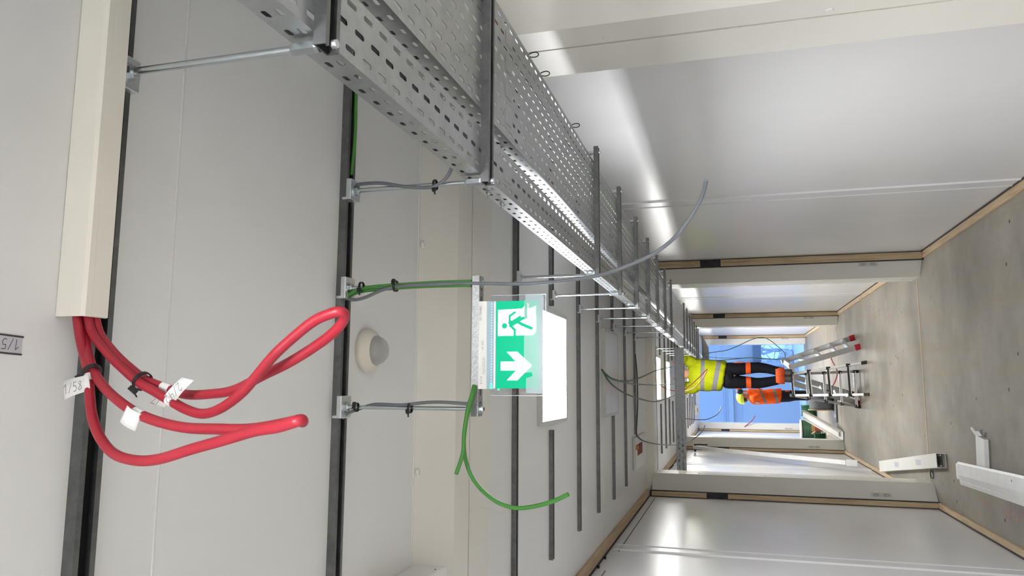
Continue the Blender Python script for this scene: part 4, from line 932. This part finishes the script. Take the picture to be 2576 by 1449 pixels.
for f, s in (('la',-1),('ra',1)):
    c = V_(V[f]); m.loft([(c+V_((s*.004,-.004,.030)),.074,.060,0),(c+V_((s*.004,-.012,.10)),.0745,.074,0),(c+V_((s*.004,-.015,.150)),.066,.07,0)], 16)
link('cuff_panel', m, 'orangecloth', t, smooth=180)
link('side_panel', MB().ball((.352,py-.03,-.12),.022,6,(.4,1,3.6)).ball((-.022,py-.03,-.10),.018,6,(.4,1,2.4)), 'orangecloth', t, smooth=180)
m = MB()
for f, tt in (('la','lt'),('ra','rt')):
    a, b = V_(V[f]), V_(V[tt]); m.loft([(V_((a.x,a.y+.055,-.838)),.052,.125,0),(V_((a.x,a.y+.055,-.80)),.055,.128,0),(V_((a.x,a.y+.03,-.765)),.053,.095,0),(V_((a.x,a.y,-.72)),.05,.06,0),(V_((a.x,a.y,-.69)),.05,.058,0)], 16)
link('boots', m, 'boot', t, smooth=180)
# --- worker standing behind the ladder, seen from behind, turned to the right
py = 15.15
t = thing('person', 'person in orange jacket and yellow helmet standing behind the ladder, hand raised', 'person', (-.17, py, ZF))
V = dict(pel=(-.165,py,-.92), bel=(-.17,py,-.75), che=(-.19,py,-.50), nk=(-.195,py,-.34), hd=(-.185,py,-.23), top=(-.19,py,-.14), chin=(-.125,py+.02,-.255),
         ls=(-.205,py+.19,-.40), le=(-.17,py+.22,-.64), lw=(-.045,py+.16,-.52), rs=(-.205,py-.17,-.41), re=(-.12,py-.21,-.56), rw=(-.075,py-.14,-.30),
         lh=(-.165,py+.09,-.95), lk=(-.13,py+.10,-1.33), la=(-.17,py+.10,-1.70), lt=(-.06,py+.12,-1.75), rh=(-.165,py-.09,-.95), rk=(-.15,py-.10,-1.33), ra=(-.20,py-.10,-1.70), rt=(-.08,py-.12,-1.75))
E = [('pel','bel'),('bel','che'),('che','nk'),('nk','hd'),('hd','top'),('hd','chin'),('che','ls'),('ls','le'),('le','lw'),('che','rs'),('rs','re'),('re','rw'),('pel','lh'),('lh','lk'),('lk','la'),('la','lt'),('pel','rh'),('rh','rk'),('rk','ra'),('ra','rt')]
Rr = dict(pel=.12,bel=.115,che=.125,nk=.055,hd=.078,top=.075,chin=.035,ls=.06,le=.045,lw=.03,rs=.06,re=.045,rw=.03,lh=.085,lk=.055,la=.042,lt=.035,rh=.085,rk=.055,ra=.042,rt=.035)
fingers(V, E, Rr, 'rw', V['rw'], (-.05,.1,.6), (.2,-.6,0)); fingers(V, E, Rr, 'lw', V['lw'], (.4,-.5,.3), (0,.2,.9))
skin_body('body', V, E, Rr, 'skin', t, 'pel')
fc = MB(); fc.ball((-.088,py+.0,-.225),.014,5,(1.3,.8,1.4)).ball((-.105,py-.032,-.205),.010,5).ball((-.105,py+.034,-.205),.010,5).ball((-.10,py,-.262),.014,5,(.7,1.6,.6)).ball((-.19,py-.082,-.225),.02,5,(.9,.5,1.3)).ball((-.19,py+.084,-.225),.02,5,(.9,.5,1.3)); link('face', fc, 'skin', t, smooth=180)
link('hair', MB().ball((-.225,py,-.245), .078, 8, (.75,1,1.05)), 'hair', t, smooth=180)
m = MB().lathe([(.118,0),(.122,.006),(.122,.03),(.116,.065),(.098,.10),(.06,.125),(0,.134)], (-.205,py,-.225), 'z', 28)
m.loft([((-.10,py,-.222),.055,.075,-.01),((-.10,py,-.210),.055,.075,-.01)], 16)
for k in range(len(m.v)): x, y, z = m.v[k]; m.v[k] = (x, y, z + (x+.2)*.14)
m.bar((-.205,py,-.09),(-.27,py,-.12),.03,.012)
link('helmet', m, 'helmet', t, smooth=60)
m = MB().loft([((-.155,py,-.925),.125,.20,-.012),((-.158,py,-.90),.137,.21,-.012),((-.165,py,-.80),.142,.21,-.01),((-.178,py,-.66),.140,.205,0),((-.190,py,-.52),.140,.20,0),((-.198,py,-.42),.128,.19,0),((-.20,py,-.35),.095,.12,.01),((-.195,py,-.315),.065,.075,.01)], 28)
for s, e, w in (('ls','le','lw'),('rs','re','rw')):
    a, b, c = V_(V[s]), V_(V[e]), V_(V[w]); m.tube(smoothpath([a.lerp(V_(V['che']),.3), a, a.lerp(b,.5), b, b.lerp(c,.5), c], 3), [.085]*4+[.078]*3+[.072]*3+[.064]*3+[.054]*2+[.048], 18)
o = link('jacket', m, 'hiviso', t, smooth=180); fold(o, .03, 1)
link('back_print', MB().ball((-.285,py-.165,-.47),.03,6,(.55,.5,1.5)), 'tape', t, smooth=180)
m = MB()
for h, k, f in (('lh','lk','la'),('rh','rk','ra')):
    a, b, c = V_(V[h]), V_(V[k]), V_(V[f]); m.loft([(a+V_((0,0,.10)),.12,.115,0),(a,.115,.105,0),(a.lerp(b,.5),.095,.09,0),(b,.082,.08,0),(b.lerp(c,.5),.078,.075,0),(c,.08,.075,0)], 18)
o = link('trousers', m, 'trou2', t, smooth=180); fold(o, .02, 1)
link('pocket_panel', MB().ball((-.07,py-.14,-1.02),.03,6,(.7,.5,1.5)), 'orangecloth', t, smooth=180)
m = MB()
for f in ('la','ra'):
    a = V_(V[f]); m.loft([(V_((a.x+.05,a.y,ZF+.003)),.135,.052,0),(V_((a.x+.05,a.y,ZF+.05)),.135,.054,0),(V_((a.x+.01,a.y,ZF+.09)),.08,.052,0),(V_((a.x,a.y,ZF+.16)),.058,.05,0)], 16)
link('boots', m, 'boot', t, smooth=180)
link('glove', MB().ball((-.080,py-.135,-.16),.052,8,(1.1,.8,1.25)), 'glove', t, smooth=180)
# ------------------------------------------------------------------ outside, seen through the open end
struct('ground', MB().box(-14, 14, 19.95, 60, ZF-.35, ZF-.20), 'snow')
fa = struct('wall_facade', MB().box(-9, .73, 24.2, 24.5, ZF-.3, 1.6).box(.73, 7, 24.2, 24.5, -.68, 1.6), 'facade')
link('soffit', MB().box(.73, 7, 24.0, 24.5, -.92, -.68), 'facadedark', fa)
link('seam', MB().box(-9,7,24.19,24.205,.235,.262).box(-9,.10,24.19,24.205,-.32,-.29).box(-9,.10,24.185,24.205,.175,.20), 'facadeblue', fa)
link('ledge', MB().box(-9,-.05,24.06,24.2,-.06,.08), 'facade', fa)
link('post', MB().box(.66,.76,23.9,24.2,-1.55,-.18), 'facadeblue', fa)
random.seed(11)
for k in range(14):
    x = .70 + k*.17 + random.uniform(-.08,.08); y = 27.6 + random.uniform(-1.2,2.5); h = random.uniform(2.4,3.4)
    t = thing('tree', 'frosted bare tree beyond the daylight opening, seen under the soffit', 'tree', (x, y, ZF-.2), 'frosted trees outside')
    p = [V_((x+random.uniform(-.06,.06)*j, y, ZF-.2+h*j/6)) for j in range(7)]
    link('trunk', MB().tube(p, [.06-.006*j for j in range(7)], 8), 'bark', t, smooth=60)
    m = MB()
    for j in range(14):
        q = p[0].lerp(p[-1], random.uniform(.15,.98)); d = V_((random.uniform(-1,1),random.uniform(-.6,.6),random.uniform(.2,1.2)))*random.uniform(.25,.6)
        m.tube([q, q+d*.5, q+d+V_((0,0,-.08))], [.022,.013,.006], 5)
    link('branches', m, 'bark', t, smooth=60)
for k, (x, y, s) in enumerate(((.95,25.9,.30),(1.75,26.2,.36),(2.6,26.6,.36))):
    m = MB().ball((0,0,0), 1, 9)
    for i in range(len(m.v)): f = s*(1+random.uniform(-.18,.18)); v = m.v[i]; m.v[i] = (x+v[0]*f, y+v[1]*f*.8, ZF-.2+max(0,v[2]+.6)*f*.9)
    tag(link('bush', m, 'frost', smooth=180), ('frosted bush under the trees, nearest the opening', 'frosted bush in the middle under the trees', 'frosted bush farthest right under the trees')[k], 'bush', 'frosted bushes outside')
